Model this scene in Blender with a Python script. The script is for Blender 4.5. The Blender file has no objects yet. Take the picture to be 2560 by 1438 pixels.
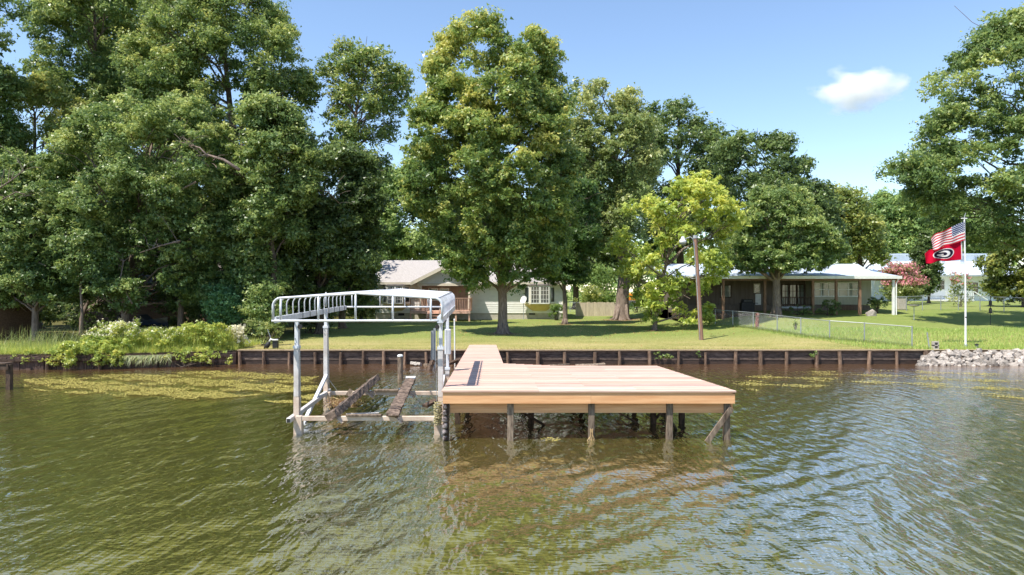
import bpy, math, random
import numpy as np
from mathutils import Vector

random.seed(7)
RNG = np.random.default_rng(7)
scene = bpy.context.scene
COL = scene.collection

# ------------------------------------------------------------------ camera, sky, sun, exposure
CAM_H, FPX, HOR = 3.6, 1707.0, 730.0
cam_d = bpy.data.cameras.new('camera'); cam = bpy.data.objects.new('camera', cam_d); COL.objects.link(cam)
cam.location = (0, 0, CAM_H); cam.rotation_euler = (math.radians(90), 0, 0)
cam_d.sensor_width = 36.0; cam_d.lens = 36.0 * FPX / 2560.0
cam_d.shift_y = (HOR - 719.0) / 2560.0
cam_d.clip_end = 6000; cam_d.clip_start = 0.1
scene.camera = cam

LIGHT = Vector((0.42, 0.36, -1.0)).normalized()
SUN_EL = math.asin(-LIGHT.z); SUN_AZ = math.atan2(-LIGHT.x, -LIGHT.y)
world = bpy.data.worlds.new('World'); scene.world = world; world.use_nodes = True
wn = world.node_tree; wn.nodes.clear()
sky = wn.nodes.new('ShaderNodeTexSky'); sky.sky_type = 'NISHITA'; sky.sun_disc = False
sky.sun_elevation = SUN_EL; sky.sun_rotation = SUN_AZ
sky.air_density = 1.0; sky.dust_density = 0.05; sky.ozone_density = 1.6; sky.altitude = 100
bg = wn.nodes.new('ShaderNodeBackground'); bg.inputs['Strength'].default_value = 0.104
wo = wn.nodes.new('ShaderNodeOutputWorld')
wn.links.new(sky.outputs[0], bg.inputs[0]); wn.links.new(bg.outputs[0], wo.inputs[0])
sun_d = bpy.data.lights.new('sun', 'SUN'); sun_d.energy = 3.3; sun_d.angle = math.radians(0.53); sun_d.color = (1.0, 0.945, 0.84)
sun = bpy.data.objects.new('sun', sun_d); COL.objects.link(sun)
sun.rotation_euler = LIGHT.to_track_quat('-Z', 'Y').to_euler(); sun.location = (-20, -15, 40)
vs = scene.view_settings; vs.view_transform = 'Standard'; vs.look = 'None'; vs.exposure = 1.22; vs.gamma = 1.0; vs.use_curve_mapping = False
cy = scene.cycles
cy.max_bounces = 7; cy.diffuse_bounces = 5; cy.glossy_bounces = 3; cy.transmission_bounces = 5; cy.volume_bounces = 6; cy.transparent_max_bounces = 8
cy.caustics_reflective = False; cy.caustics_refractive = False; cy.use_denoising = True; cy.sample_clamp_indirect = 8

# ------------------------------------------------------------------ helpers
def PX(u, v, Y): return Vector(((u - 1280.0) / FPX * Y, Y, CAM_H - (v - HOR) / FPX * Y))
def XU(u, Y): return (u - 1280.0) / FPX * Y
def ZV(v, Y): return CAM_H - (v - HOR) / FPX * Y
def sm(a, b, x):
    t = np.clip((np.asarray(x, float) - a) / (b - a), 0, 1); return t * t * (3 - 2 * t)
def ground_z(x, Y):
    s = 0.016 + 0.054 * sm(9, 21, x)
    z = 0.70 + s * np.clip(np.asarray(Y, float) - 35, 0, 21) + 0.012 * np.clip(np.asarray(Y, float) - 56, 0, 80)
    z = z + 0.03 * np.sin(x * 0.7 + Y * 0.31) * np.sin(Y * 0.53 - x * 0.2) * sm(35, 38, Y)
    return z
def on_ground(u, v):
    Y = 33.0
    while Y < 220:
        if ZV(v, Y) <= float(ground_z(XU(u, Y), Y)): break
        Y += 0.05
    x = XU(u, Y); return Vector((x, Y, float(ground_z(x, Y))))
SHORE = [(-90, 27.5), (-40, 30.3), (-23.6, 31.6), (-19.3, 32.0), (-15.6, 33.0), (-13.75, 34.0), (-13.6, 34.15), (20.6, 34.15), (24, 34.3), (90, 34.3)]
def shore(x): return np.interp(x, [p[0] for p in SHORE], [p[1] for p in SHORE])
def S(r, g, b):
    f = lambda c: (c / 255 / 12.92) if c <= 10 else ((c / 255 + 0.055) / 1.055) ** 2.4
    return (f(r), f(g), f(b), 1)

OFF = {}
def tag(o, label=None, cat=None, group=None, kind=None):
    if label: o['label'] = label
    if cat: o['category'] = cat
    if group: o['group'] = group
    if kind: o['kind'] = kind
    return o
def thing(name, label, cat, loc, group=None):
    o = bpy.data.objects.new(name, None); COL.objects.link(o); o.location = loc; o.empty_display_size = 0.2
    OFF[o] = Vector(loc); return tag(o, label, cat, group)
def link(name, me, mat, parent=None):
    o = bpy.data.objects.new(name, me); COL.objects.link(o)
    if mat is not None: me.materials.append(mat)
    if parent is not None:
        o.parent = parent; OFF[o] = OFF[parent]
    else: OFF[o] = Vector((0, 0, 0))
    return o

class MB:
    def __init__(s): s.v = []; s.f = []
    def poly(s, pts):
        n = len(s.v); s.v += [tuple(p) for p in pts]; s.f.append(tuple(range(n, n + len(pts)))); return s
    def box(s, x0, x1, y0, y1, z0, z1):
        return s.hexa([(x0, y0, z0), (x1, y0, z0), (x1, y1, z0), (x0, y1, z0)], [(x0, y0, z1), (x1, y0, z1), (x1, y1, z1), (x0, y1, z1)])
    def hexa(s, bot, top):
        n = len(s.v); s.v += [tuple(p) for p in bot] + [tuple(p) for p in top]
        for f in ((3, 2, 1, 0), (4, 5, 6, 7), (0, 1, 5, 4), (1, 2, 6, 5), (2, 3, 7, 6), (3, 0, 4, 7)): s.f.append(tuple(n + i for i in f))
        return s
    def bar(s, a, b, w, h, up=(0, 0, 1)):
        a = Vector(a); b = Vector(b); d = (b - a).normalized(); up = Vector(up)
        if abs(d.dot(up)) > 0.98: up = Vector((0, 1, 0))
        r = d.cross(up).normalized(); q = r.cross(d).normalized()
        c = lambda p: [p - r * w / 2 - q * h / 2, p + r * w / 2 - q * h / 2, p + r * w / 2 + q * h / 2, p - r * w / 2 + q * h / 2]
        return s.hexa(c(a), c(b))
    def tube(s, pts, rad, n=8, cap=True):
        pts = [Vector(p) for p in pts]
        if not hasattr(rad, '__len__'): rad = [rad] * len(pts)
        ref = Vector((0.31, 0.52, 0.8)); base = len(s.v)
        for i, p in enumerate(pts):
            d = (pts[min(i + 1, len(pts) - 1)] - pts[max(i - 1, 0)]).normalized()
            a = d.cross(ref)
            if a.length < 0.1: a = d.cross(Vector((1, 0, 0)))
            a.normalize(); b = d.cross(a)
            for k in range(n):
                t = 2 * math.pi * k / n; s.v.append(tuple(p + (a * math.cos(t) + b * math.sin(t)) * rad[i]))
        for i in range(len(pts) - 1):
            for k in range(n):
                s.f.append((base + i * n + k, base + i * n + (k + 1) % n, base + (i + 1) * n + (k + 1) % n, base + (i + 1) * n + k))
        if cap:
            s.f.append(tuple(base + k for k in range(n))[::-1]); e = base + (len(pts) - 1) * n; s.f.append(tuple(e + k for k in range(n)))
        return s
    def build(s, name, mat, parent=None, smooth=False, bevel=0):
        off = OFF[parent] if parent is not None else Vector((0, 0, 0))
        me = bpy.data.meshes.new(name); me.from_pydata([(p[0] - off.x, p[1] - off.y, p[2] - off.z) for p in s.v], [], s.f)
        if smooth: me.polygons.foreach_set('use_smooth', [True] * len(me.polygons))
        me.update(); o = link(name, me, mat, parent)
        if bevel:
            m = o.modifiers.new('bevel', 'BEVEL'); m.width = bevel; m.segments = 1; m.limit_method = 'ANGLE'
        return o

def quads_mesh(name, V, mat, parent=None, tint=None, smooth=False):
    """V: (n,k,3) array of separate triangles or quads, world coordinates."""
    n = len(V); c = V.shape[1]; me = bpy.data.meshes.new(name)
    off = OFF[parent] if parent is not None else Vector((0, 0, 0))
    co = (V.reshape(-1, 3) - np.array(off)).astype(np.float32)
    me.vertices.add(n * c); me.vertices.foreach_set('co', co.ravel())
    me.loops.add(n * c); me.loops.foreach_set('vertex_index', np.arange(n * c, dtype=np.int32))
    me.polygons.add(n); me.polygons.foreach_set('loop_start', np.arange(0, n * c, c, dtype=np.int32))
    if tint is not None:
        a = me.attributes.new('tint', 'FLOAT', 'POINT'); a.data.foreach_set('value', np.repeat(tint, c).astype(np.float32))
    me.update(calc_edges=True); me.validate()
    return link(name, me, mat, parent)

def leaf_quads(P, N, L, aspect=0.55, droop=0.0):
    n = len(P); N = N / np.linalg.norm(N, axis=1, keepdims=True)
    T = RNG.normal(size=(n, 3)); T[:, 2] -= droop
    T -= (T * N).sum(1, keepdims=True) * N; T /= np.linalg.norm(T, axis=1, keepdims=True) + 1e-9
    B = np.cross(N, T); L = L[:, None]
    return np.stack([P - T * L * 0.42 + B * L * aspect * 0.5, P + T * L * 0.58, P - T * L * 0.30 - B * L * aspect * 0.5], 1)

# ------------------------------------------------------------------ materials
def nodes(name):
    m = bpy.data.materials.new(name); m.use_nodes = True; nt = m.node_tree; nt.nodes.clear()
    return m, nt, nt.nodes.new, nt.links.new
def ramp(N, stops):
    r = N('ShaderNodeValToRGB'); e = r.color_ramp.elements
    while len(e) < len(stops): e.new(0.5)
    for i, (p, c) in enumerate(stops): e[i].position = p; e[i].color = c
    return r
def mat(name, c1, c2=None, scale=4.0, rough=0.7, bump=0.0, stretch=(1, 1, 1), metallic=0.0, rand=0.0, spec=0.4, contrast=(0.3, 0.7), coord='pos', detail=6, bump_scale=None):
    m, nt, N, K = nodes(name)
    out = N('ShaderNodeOutputMaterial'); p = N('ShaderNodeBsdfPrincipled'); K(p.outputs[0], out.inputs[0])
    p.inputs['Roughness'].default_value = rough; p.inputs['Metallic'].default_value = metallic; p.inputs['Specular IOR Level'].default_value = spec
    c2 = c2 or tuple(x * 0.75 for x in c1[:3]) + (1,)
    if coord == 'pos': g = N('ShaderNodeNewGeometry'); src = g.outputs['Position']
    else: g = N('ShaderNodeTexCoord'); src = g.outputs['Object']
    mp = N('ShaderNodeMapping'); mp.inputs['Scale'].default_value = stretch; K(src, mp.inputs[0])
    oi = N('ShaderNodeObjectInfo'); add = N('ShaderNodeVectorMath'); add.operation = 'ADD'
    sc = N('ShaderNodeMath'); sc.operation = 'MULTIPLY'; sc.inputs[1].default_value = 37.0; K(oi.outputs['Random'], sc.inputs[0])
    K(mp.outputs[0], add.inputs[0]); K(sc.outputs[0], add.inputs[1])
    nz = N('ShaderNodeTexNoise'); nz.inputs['Scale'].default_value = scale; nz.inputs['Detail'].default_value = detail; nz.inputs['Roughness'].default_value = 0.6
    K(add.outputs[0], nz.inputs['Vector'])
    r = ramp(N, [(contrast[0], c2), (contrast[1], c1)]); K(nz.outputs['Fac'], r.inputs[0])
    col = r.outputs[0]
    if rand:
        mr = N('ShaderNodeMapRange'); mr.inputs['To Min'].default_value = 1 - rand; mr.inputs['To Max'].default_value = 1 + rand * 0.6
        K(oi.outputs['Random'], mr.inputs[0]); mx = N('ShaderNodeVectorMath'); mx.operation = 'SCALE'
        K(col, mx.inputs[0]); K(mr.outputs[0], mx.inputs['Scale']); col = mx.outputs[0]
    K(col, p.inputs['Base Color'])
    if bump:
        b = N('ShaderNodeBump'); b.inputs['Distance'].default_value = bump; b.inputs['Strength'].default_value = 1.0
        if bump_scale:
            n2 = N('ShaderNodeTexNoise'); n2.inputs['Scale'].default_value = bump_scale; n2.inputs['Detail'].default_value = 4; K(add.outputs[0], n2.inputs['Vector']); K(n2.outputs['Fac'], b.inputs['Height'])
        else: K(nz.outputs['Fac'], b.inputs['Height'])
        K(b.outputs[0], p.inputs['Normal'])
    return m
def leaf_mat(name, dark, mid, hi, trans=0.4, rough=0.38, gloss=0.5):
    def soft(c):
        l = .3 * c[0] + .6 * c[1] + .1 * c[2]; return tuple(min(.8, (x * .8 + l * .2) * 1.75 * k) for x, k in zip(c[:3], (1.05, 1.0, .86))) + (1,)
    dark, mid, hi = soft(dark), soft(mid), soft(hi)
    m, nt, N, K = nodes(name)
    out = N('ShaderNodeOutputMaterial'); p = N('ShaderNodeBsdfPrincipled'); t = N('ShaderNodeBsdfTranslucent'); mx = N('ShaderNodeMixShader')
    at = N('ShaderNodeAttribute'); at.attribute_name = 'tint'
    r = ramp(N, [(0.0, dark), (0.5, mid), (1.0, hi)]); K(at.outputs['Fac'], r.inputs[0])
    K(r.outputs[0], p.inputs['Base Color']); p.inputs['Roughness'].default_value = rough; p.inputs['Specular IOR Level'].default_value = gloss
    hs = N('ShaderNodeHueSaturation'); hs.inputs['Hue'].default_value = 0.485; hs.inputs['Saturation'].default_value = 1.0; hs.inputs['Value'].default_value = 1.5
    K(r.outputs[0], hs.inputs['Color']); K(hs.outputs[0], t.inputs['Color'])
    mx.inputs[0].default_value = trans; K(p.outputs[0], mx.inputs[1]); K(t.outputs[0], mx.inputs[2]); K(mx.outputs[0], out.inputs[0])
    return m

M = {}
M['deck'] = mat('new_pine_decking', S(212, 180, 168), S(178, 140, 126), 2.2, 0.75, 0.0015, (0.6, 9, 9), rand=0.28)
M['deck_pink'] = mat('pinkish_pine_decking', S(210, 178, 160), S(180, 144, 126), 2.2, 0.75, 0.0015, (0.6, 9, 9), rand=0.2)
M['deck_pale'] = mat('pale_pine_decking', S(220, 194, 178), S(194, 160, 144), 2.2, 0.75, 0.0015, (0.6, 9, 9), rand=0.15)
M['pine'] = mat('fresh_pine', S(234, 184, 136), S(206, 148, 102), 2.0, 0.7, 0.001, (0.5, 5, 9), rand=0.08)
_nt = M['pine'].node_tree; _p = [n for n in _nt.nodes if n.type == 'BSDF_PRINCIPLED'][0]; _l = _p.inputs['Base Color'].links[0].from_socket   # knots in the pine boards
_g = _nt.nodes.new('ShaderNodeNewGeometry'); _m = _nt.nodes.new('ShaderNodeMapping'); _m.inputs['Scale'].default_value = (1.0, 3, 4.5); _v = _nt.nodes.new('ShaderNodeTexVoronoi'); _v.inputs['Scale'].default_value = 0.9
_r = _nt.nodes.new('ShaderNodeValToRGB'); _r.color_ramp.elements[0].position = 0.04; _r.color_ramp.elements[0].color = (.16, .09, .06, 1); _r.color_ramp.elements[1].position = 0.11; _r.color_ramp.elements[1].color = (1, 1, 1, 1)
_x = _nt.nodes.new('ShaderNodeMix'); _x.data_type = 'RGBA'; _x.blend_type = 'MULTIPLY'; _x.inputs['Factor'].default_value = 1.0
for _a, _b in ((_g.outputs['Position'], _m.inputs[0]), (_m.outputs[0], _v.inputs['Vector']), (_v.outputs['Distance'], _r.inputs[0]), (_l, _x.inputs['A']), (_r.outputs[0], _x.inputs['B']), (_x.outputs['Result'], _p.inputs['Base Color'])): _nt.links.new(_a, _b)
M['post'] = mat('weathered_post', S(158, 140, 122), S(70, 56, 46), 5, 0.9, 0.006, (3, 3, 0.6), rand=0.2)
M['dark_wood'] = mat('old_dark_timber', S(104, 84, 70), S(44, 34, 28), 5, 0.9, 0.006, (2, 2, 1), rand=0.25)
M['bulk'] = mat('bulkhead_board', S(124, 108, 98), S(54, 45, 41), 3.0, 0.9, 0.006, (1.2, 4, 5), rand=0.25)
M['bulk_low'] = mat('wet_bulkhead_board', S(70, 54, 46), S(34, 26, 22), 3.0, 0.7, 0.005, (1, 4, 5), rand=0.2)
M['bulk_post'] = mat('bulkhead_post_wood', S(152, 126, 106), S(70, 54, 44), 5, 0.9, 0.006, (3, 3, 0.7), rand=0.4)
M['cap'] = mat('bulkhead_cap', S(176, 156, 128), S(122, 104, 84), 3, 0.9, 0.003, (1, 4, 4))
M['sheet'] = mat('old_wall_plank', S(112, 90, 80), S(50, 38, 34), 3.5, 0.9, 0.006, (4, 4, 0.8), rand=0.3)
M['alu'] = mat('white_aluminium', S(224, 226, 231), S(188, 191, 198), 2.0, 0.38, 0.0, rand=0.05, spec=0.5)
M['alu_grey'] = mat('lift_aluminium', S(222, 218, 216), S(176, 166, 160), 3.0, 0.45, 0.0, rand=0.08)
M['alu_dirty'] = mat('stained_aluminium', S(222, 204, 188), S(182, 158, 140), 4.0, 0.6, 0.001, rand=0.1)
M['black'] = mat('black_rubber', (0.02, 0.02, 0.022, 1), (0.012, 0.012, 0.012, 1), 6, 0.6)
M['carpet'] = mat('torn_bunk_carpet', S(142, 122, 108), S(62, 50, 42), 9, 0.95, 0.03, (1, 1, 1), contrast=(0.35, 0.65))
M['white'] = mat('white_paint', S(240, 240, 238), S(220, 220, 218), 3, 0.5)
M['siding'] = mat('grey_vinyl_siding', S(236, 234, 230), S(222, 220, 216), 1.5, 0.6, rand=0.03)
M['trim'] = mat('cream_trim', S(226, 218, 200), S(208, 198, 180), 2, 0.6)
M['tan'] = mat('tan_panel', S(214, 190, 140), S(200, 172, 120), 2, 0.65)
M['porch_wall'] = mat('brown_porch_wall', S(160, 142, 130), S(138, 120, 108), 2, 0.8, stretch=(4, 4, 0.4))
M['red_wood'] = mat('stained_deck_wood', S(226, 188, 168), S(196, 152, 132), 3, 0.7, 0.002, (3, 3, 1), rand=0.12)
M['block'] = mat('concrete_foundation', S(196, 188, 176), S(168, 160, 148), 3, 0.9, 0.003)
M['shingle'] = mat('grey_shingle', S(180, 174, 172), S(148, 142, 140), 9, 0.9, 0.008, (1, 1, 1), detail=8)
M['glass'] = mat('window_glass', (0.03, 0.04, 0.045, 1), (0.015, 0.02, 0.022, 1), 1.0, 0.06, spec=0.8)
M['glass_pale'] = mat('pale_window_glass', S(150, 158, 150), S(96, 104, 92), 1.2, 0.08, spec=0.8)
M['metal_roof'] = mat('pale_metal_roof', S(206, 216, 232), S(188, 200, 220), 1.5, 0.35, spec=0.5)
M['olive_wall'] = mat('olive_grey_siding', S(178, 174, 156), S(158, 154, 138), 2, 0.8, stretch=(6, 6, 0.3))
M['dark_wall'] = mat('dark_porch_wall', S(122, 110, 100), S(92, 82, 74), 2, 0.85, stretch=(6, 6, 0.3))
M['brown_post'] = mat('brown_porch_post', S(146, 114, 92), S(108, 82, 64), 4, 0.8, 0.002, (3, 3, 1))
M['white_wall'] = mat('white_clapboard', S(244, 244, 242), S(228, 228, 228), 1.2, 0.6)
M['grey_pane'] = mat('grey_shuttered_pane', S(178, 186, 196), S(160, 168, 180), 1.2, 0.3)
M['bark'] = mat('grey_bark', S(150, 134, 122), S(86, 72, 64), 6, 0.95, 0.03, (3, 3, 0.5))
M['bark_dark'] = mat('dark_bark', S(104, 90, 78), S(52, 44, 38), 6, 0.95, 0.03, (3, 3, 0.5))
M['bark_pale'] = mat('pale_bare_wood', S(188, 174, 160), S(134, 120, 108), 5, 0.95, 0.01, (3, 3, 0.5))
M['rust_pole'] = mat('rust_stained_pole', S(158, 122, 104), S(112, 80, 66), 3, 0.8, 0.003, (4, 4, 0.4))
M['galv'] = mat('galvanised_steel', S(168, 172, 174), S(134, 138, 140), 3, 0.45, metallic=0.3)
M['grey_metal'] = mat('grey_painted_metal', S(170, 176, 180), S(140, 146, 150), 3, 0.45)
M['rope'] = mat('old_rope', S(196, 184, 140), S(128, 116, 78), 12, 0.95)
M['rock'] = mat('riprap_rock', S(192, 182, 172), S(122, 112, 104), 3, 0.95, 0.03, rand=0.45, coord='obj', detail=8)
M['concrete'] = mat('cinder_block', S(190, 182, 172), S(160, 152, 142), 8, 0.95, 0.004)
M['dry'] = mat('dry_stalk', S(186, 160, 118), S(140, 112, 80), 6, 0.95)
M['red_rust'] = mat('rusty_hydrant_paint', S(150, 84, 70), S(96, 52, 44), 4, 0.85)
M['orange'] = mat('orange_panel', S(232, 150, 50), S(214, 128, 40), 2, 0.6)
M['pale_fence'] = mat('pale_board_fence', S(214, 200, 178), S(180, 164, 142), 4, 0.9, stretch=(4, 4, 0.6), rand=0.12)
M['brown_roof'] = mat('dark_cabin_roof', S(110, 104, 100), S(76, 70, 66), 5, 0.9)
M['cabin'] = mat('brown_cabin_siding', S(122, 98, 82), S(84, 66, 54), 2, 0.9, stretch=(0.4, 4, 8))
M['navy'] = mat('dark_blue_gelcoat', S(30, 44, 66), S(20, 28, 44), 2, 0.2, spec=0.6)

LEAF = {
 'maple': leaf_mat('maple_leaf', S(56, 86, 34), S(94, 120, 46), S(156, 156, 68)),
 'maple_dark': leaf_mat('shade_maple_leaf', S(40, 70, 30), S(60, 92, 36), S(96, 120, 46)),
 'oak': leaf_mat('oak_leaf', S(52, 80, 38), S(86, 112, 50), S(138, 150, 78), rough=0.4, gloss=0.5),
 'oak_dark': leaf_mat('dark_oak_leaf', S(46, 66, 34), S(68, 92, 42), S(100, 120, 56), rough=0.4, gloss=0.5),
 'gum': leaf_mat('gum_leaf', S(56, 84, 36), S(90, 114, 48), S(140, 146, 70)),
 'olive': leaf_mat('olive_leaf', S(66, 90, 44), S(100, 118, 58), S(144, 148, 84)),
 'lime': leaf_mat('lime_leaf', S(88, 114, 34), S(128, 146, 42), S(166, 168, 58), trans=0.42),
 'yellow': leaf_mat('yellowing_leaf', S(74, 98, 40), S(108, 124, 50), S(152, 152, 68)),
 'bg': leaf_mat('background_leaf', S(66, 96, 46), S(94, 122, 56), S(134, 150, 76)),
 'magnolia': leaf_mat('magnolia_leaf', S(56, 76, 28), S(92, 108, 40), S(150, 150, 60), rough=0.3, gloss=0.6),
 'pink': leaf_mat('crape_blossom', S(148, 76, 100), S(172, 98, 122), S(190, 128, 146), trans=0.25),
 'weed': leaf_mat('weed_leaf', S(86, 114, 36), S(124, 142, 46), S(168, 166, 66), trans=0.42),
 'fresh': leaf_mat('fresh_grass_blade', S(82, 114, 42), S(114, 142, 56), S(150, 164, 82), trans=0.35, gloss=0.2),
 'white_flower': leaf_mat('white_flower', S(150, 148, 126), S(178, 174, 156), S(196, 194, 182), trans=0.2),
 'teal': leaf_mat('bluish_shrub_leaf', S(48, 88, 56), S(76, 120, 74), S(116, 152, 96)),
 'grass': leaf_mat('grass_blade', S(96, 104, 50), S(126, 126, 66), S(158, 148, 96), trans=0.3, gloss=0.2),
 'float': leaf_mat('floating_leaf', S(84, 86, 30), S(124, 118, 44), S(156, 144, 72), trans=0.1, gloss=0.3),
}

# ------------------------------------------------------------------ the ground
def make_ground():
    xs = np.concatenate([np.linspace(-400, -60, 12)[:-1], np.linspace(-60, 60, 161), np.linspace(60, 400, 12)[1:]])
    ts = np.concatenate([np.linspace(0.0, 30, 61), np.linspace(30, 100, 50)[1:], np.linspace(100, 1500, 14)[1:]])
    X, T = np.meshgrid(xs, ts); Y = shore(np.clip(X, -90, 90)) + 0.05 + T
    Z = ground_z(X, Y)
    n, m = X.shape; co = np.stack([X, Y, Z], -1).reshape(-1, 3)
    idx = np.arange(n * m).reshape(n, m)
    q = np.stack([idx[:-1, :-1], idx[:-1, 1:], idx[1:, 1:], idx[1:, :-1]], -1).reshape(-1, 4)
    me = bpy.data.meshes.new('lawn_ground'); me.from_pydata(co.tolist(), [], q.tolist())
    me.polygons.foreach_set('use_smooth', [True] * len(me.polygons)); me.update()
    mt, nt, N, K = nodes('lawn')
    out = N('ShaderNodeOutputMaterial'); p = N('ShaderNodeBsdfPrincipled'); K(p.outputs[0], out.inputs[0]); p.inputs['Roughness'].default_value = 0.95; p.inputs['Specular IOR Level'].default_value = 0.15
    g = N('ShaderNodeNewGeometry')
    def nz(sc, det=5, st=(1, 1, 1)):
        mp = N('ShaderNodeMapping'); mp.inputs['Scale'].default_value = st; K(g.outputs['Position'], mp.inputs[0])
        a = N('ShaderNodeTexNoise'); a.inputs['Scale'].default_value = sc; a.inputs['Detail'].default_value = det; a.inputs['Roughness'].default_value = 0.65; K(mp.outputs[0], a.inputs['Vector']); return a
    n1 = nz(0.35, 6, (0.6, 1.3, 1)); n2 = nz(5.0, 6); n3 = nz(28.0, 3)
    r1 = ramp(N, [(0.36, S(126, 136, 68)), (0.46, S(164, 160, 96)), (0.62, S(190, 174, 122))]); K(n1.outputs['Fac'], r1.inputs[0])
    r2 = ramp(N, [(0.3, S(140, 138, 78)), (0.7, S(200, 178, 126))]); K(n2.outputs['Fac'], r2.inputs[0])
    mx = N('ShaderNodeMix'); mx.data_type = 'RGBA'; mx.inputs['Factor'].default_value = 0.4; K(r1.outputs[0], mx.inputs['A']); K(r2.outputs[0], mx.inputs['B'])
    r3 = ramp(N, [(0.3, (0.55, 0.55, 0.55, 1)), (0.7, (1.15, 1.15, 1.15, 1))]); K(n3.outputs['Fac'], r3.inputs[0])
    ml = N('ShaderNodeMix'); ml.data_type = 'RGBA'; ml.blend_type = 'MULTIPLY'; ml.inputs['Factor'].default_value = 0.8; K(mx.outputs['Result'], ml.inputs['A']); K(r3.outputs[0], ml.inputs['B'])
    mg = N('ShaderNodeMapRange'); mg.inputs['From Min'].default_value = 37.5; mg.inputs['From Max'].default_value = 43.0; mg.inputs['To Max'].default_value = 0.65
    syz = N('ShaderNodeSeparateXYZ'); K(g.outputs['Position'], syz.inputs[0]); wob = N('ShaderNodeMath'); wob.operation = 'MULTIPLY_ADD'; wob.inputs[1].default_value = 6.0; K(n1.outputs['Fac'], wob.inputs[0]); K(syz.outputs['Y'], wob.inputs[2]); sb_ = N('ShaderNodeMath'); sb_.operation = 'SUBTRACT'; sb_.inputs[1].default_value = 3.0; K(wob.outputs[0], sb_.inputs[0]); K(sb_.outputs[0], mg.inputs[0])
    gm = N('ShaderNodeMix'); gm.data_type = 'RGBA'; K(mg.outputs[0], gm.inputs['Factor']); K(ml.outputs['Result'], gm.inputs['A']); gm.inputs['B'].default_value = S(106, 132, 60)
    # leaf litter under the left wood, the wood's shade put into its colour
    sx = N('ShaderNodeSeparateXYZ'); K(g.outputs['Position'], sx.inputs[0])
    mr = N('ShaderNodeMapRange'); mr.inputs['From Min'].default_value = -13.0; mr.inputs['From Max'].default_value = -16.5; K(sx.outputs['X'], mr.inputs[0])
    lit = N('ShaderNodeMix'); lit.data_type = 'RGBA'; K(mr.outputs[0], lit.inputs['Factor']); K(gm.outputs['Result'], lit.inputs['A'])
    r4 = ramp(N, [(0.35, S(70, 62, 44)), (0.65, S(112, 110, 58))]); K(n2.outputs['Fac'], r4.inputs[0]); K(r4.outputs[0], lit.inputs['B'])
    # bare earth worn round the lawn trunks
    far = None
    for (u_, v_, rr_) in ((1257, 835, 1.3), (1413, 811, .8), (1556, 800, 2.2), (1637, 826, .8)):
        c_ = on_ground(u_, v_); ds = N('ShaderNodeVectorMath'); ds.operation = 'DISTANCE'; ds.inputs[1].default_value = c_; K(g.outputs['Position'], ds.inputs[0])
        dv = N('ShaderNodeMath'); dv.operation = 'DIVIDE'; dv.inputs[1].default_value = rr_; K(ds.outputs['Value'], dv.inputs[0])
        if far is None: far = dv
        else: mn = N('ShaderNodeMath'); mn.operation = 'MINIMUM'; K(far.outputs[0], mn.inputs[0]); K(dv.outputs[0], mn.inputs[1]); far = mn
    dn = N('ShaderNodeMath'); dn.operation = 'ADD'; K(far.outputs[0], dn.inputs[0]); K(n2.outputs['Fac'], dn.inputs[1])
    de = N('ShaderNodeMapRange'); de.inputs['From Min'].default_value = 1.55; de.inputs['From Max'].default_value = 1.05; de.inputs['To Max'].default_value = .85; K(dn.outputs[0], de.inputs[0])
    dx_ = N('ShaderNodeMix'); dx_.data_type = 'RGBA'; K(de.outputs[0], dx_.inputs['Factor']); K(lit.outputs['Result'], dx_.inputs['A']); dx_.inputs['B'].default_value = S(138, 112, 84)
    K(dx_.outputs['Result'], p.inputs['Base Color'])
    b = N('ShaderNodeBump'); b.inputs['Distance'].default_value = 0.05; K(n3.outputs['Fac'], b.inputs['Height']); K(b.outputs[0], p.inputs['Normal'])
    o = link('ground', me, mt); tag(o, kind='structure')
    # the bank face hidden behind the walls
    fm = MB(); pts = [p for p in SHORE]
    for a, c in zip(pts[:-1], pts[1:]):
        if c[0] - a[0] < 0.01: continue
        fm.poly([(a[0], a[1] + 0.06, -1.5), (c[0], c[1] + 0.06, -1.5), (c[0], c[1] + 0.06, 0.69), (a[0], a[1] + 0.06, 0.69)])
    f = fm.build('bank', mat('earth_bank', S(96, 76, 58), S(60, 46, 36), 4, 0.95, 0.02)); tag(f, kind='structure')
make_ground()

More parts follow.
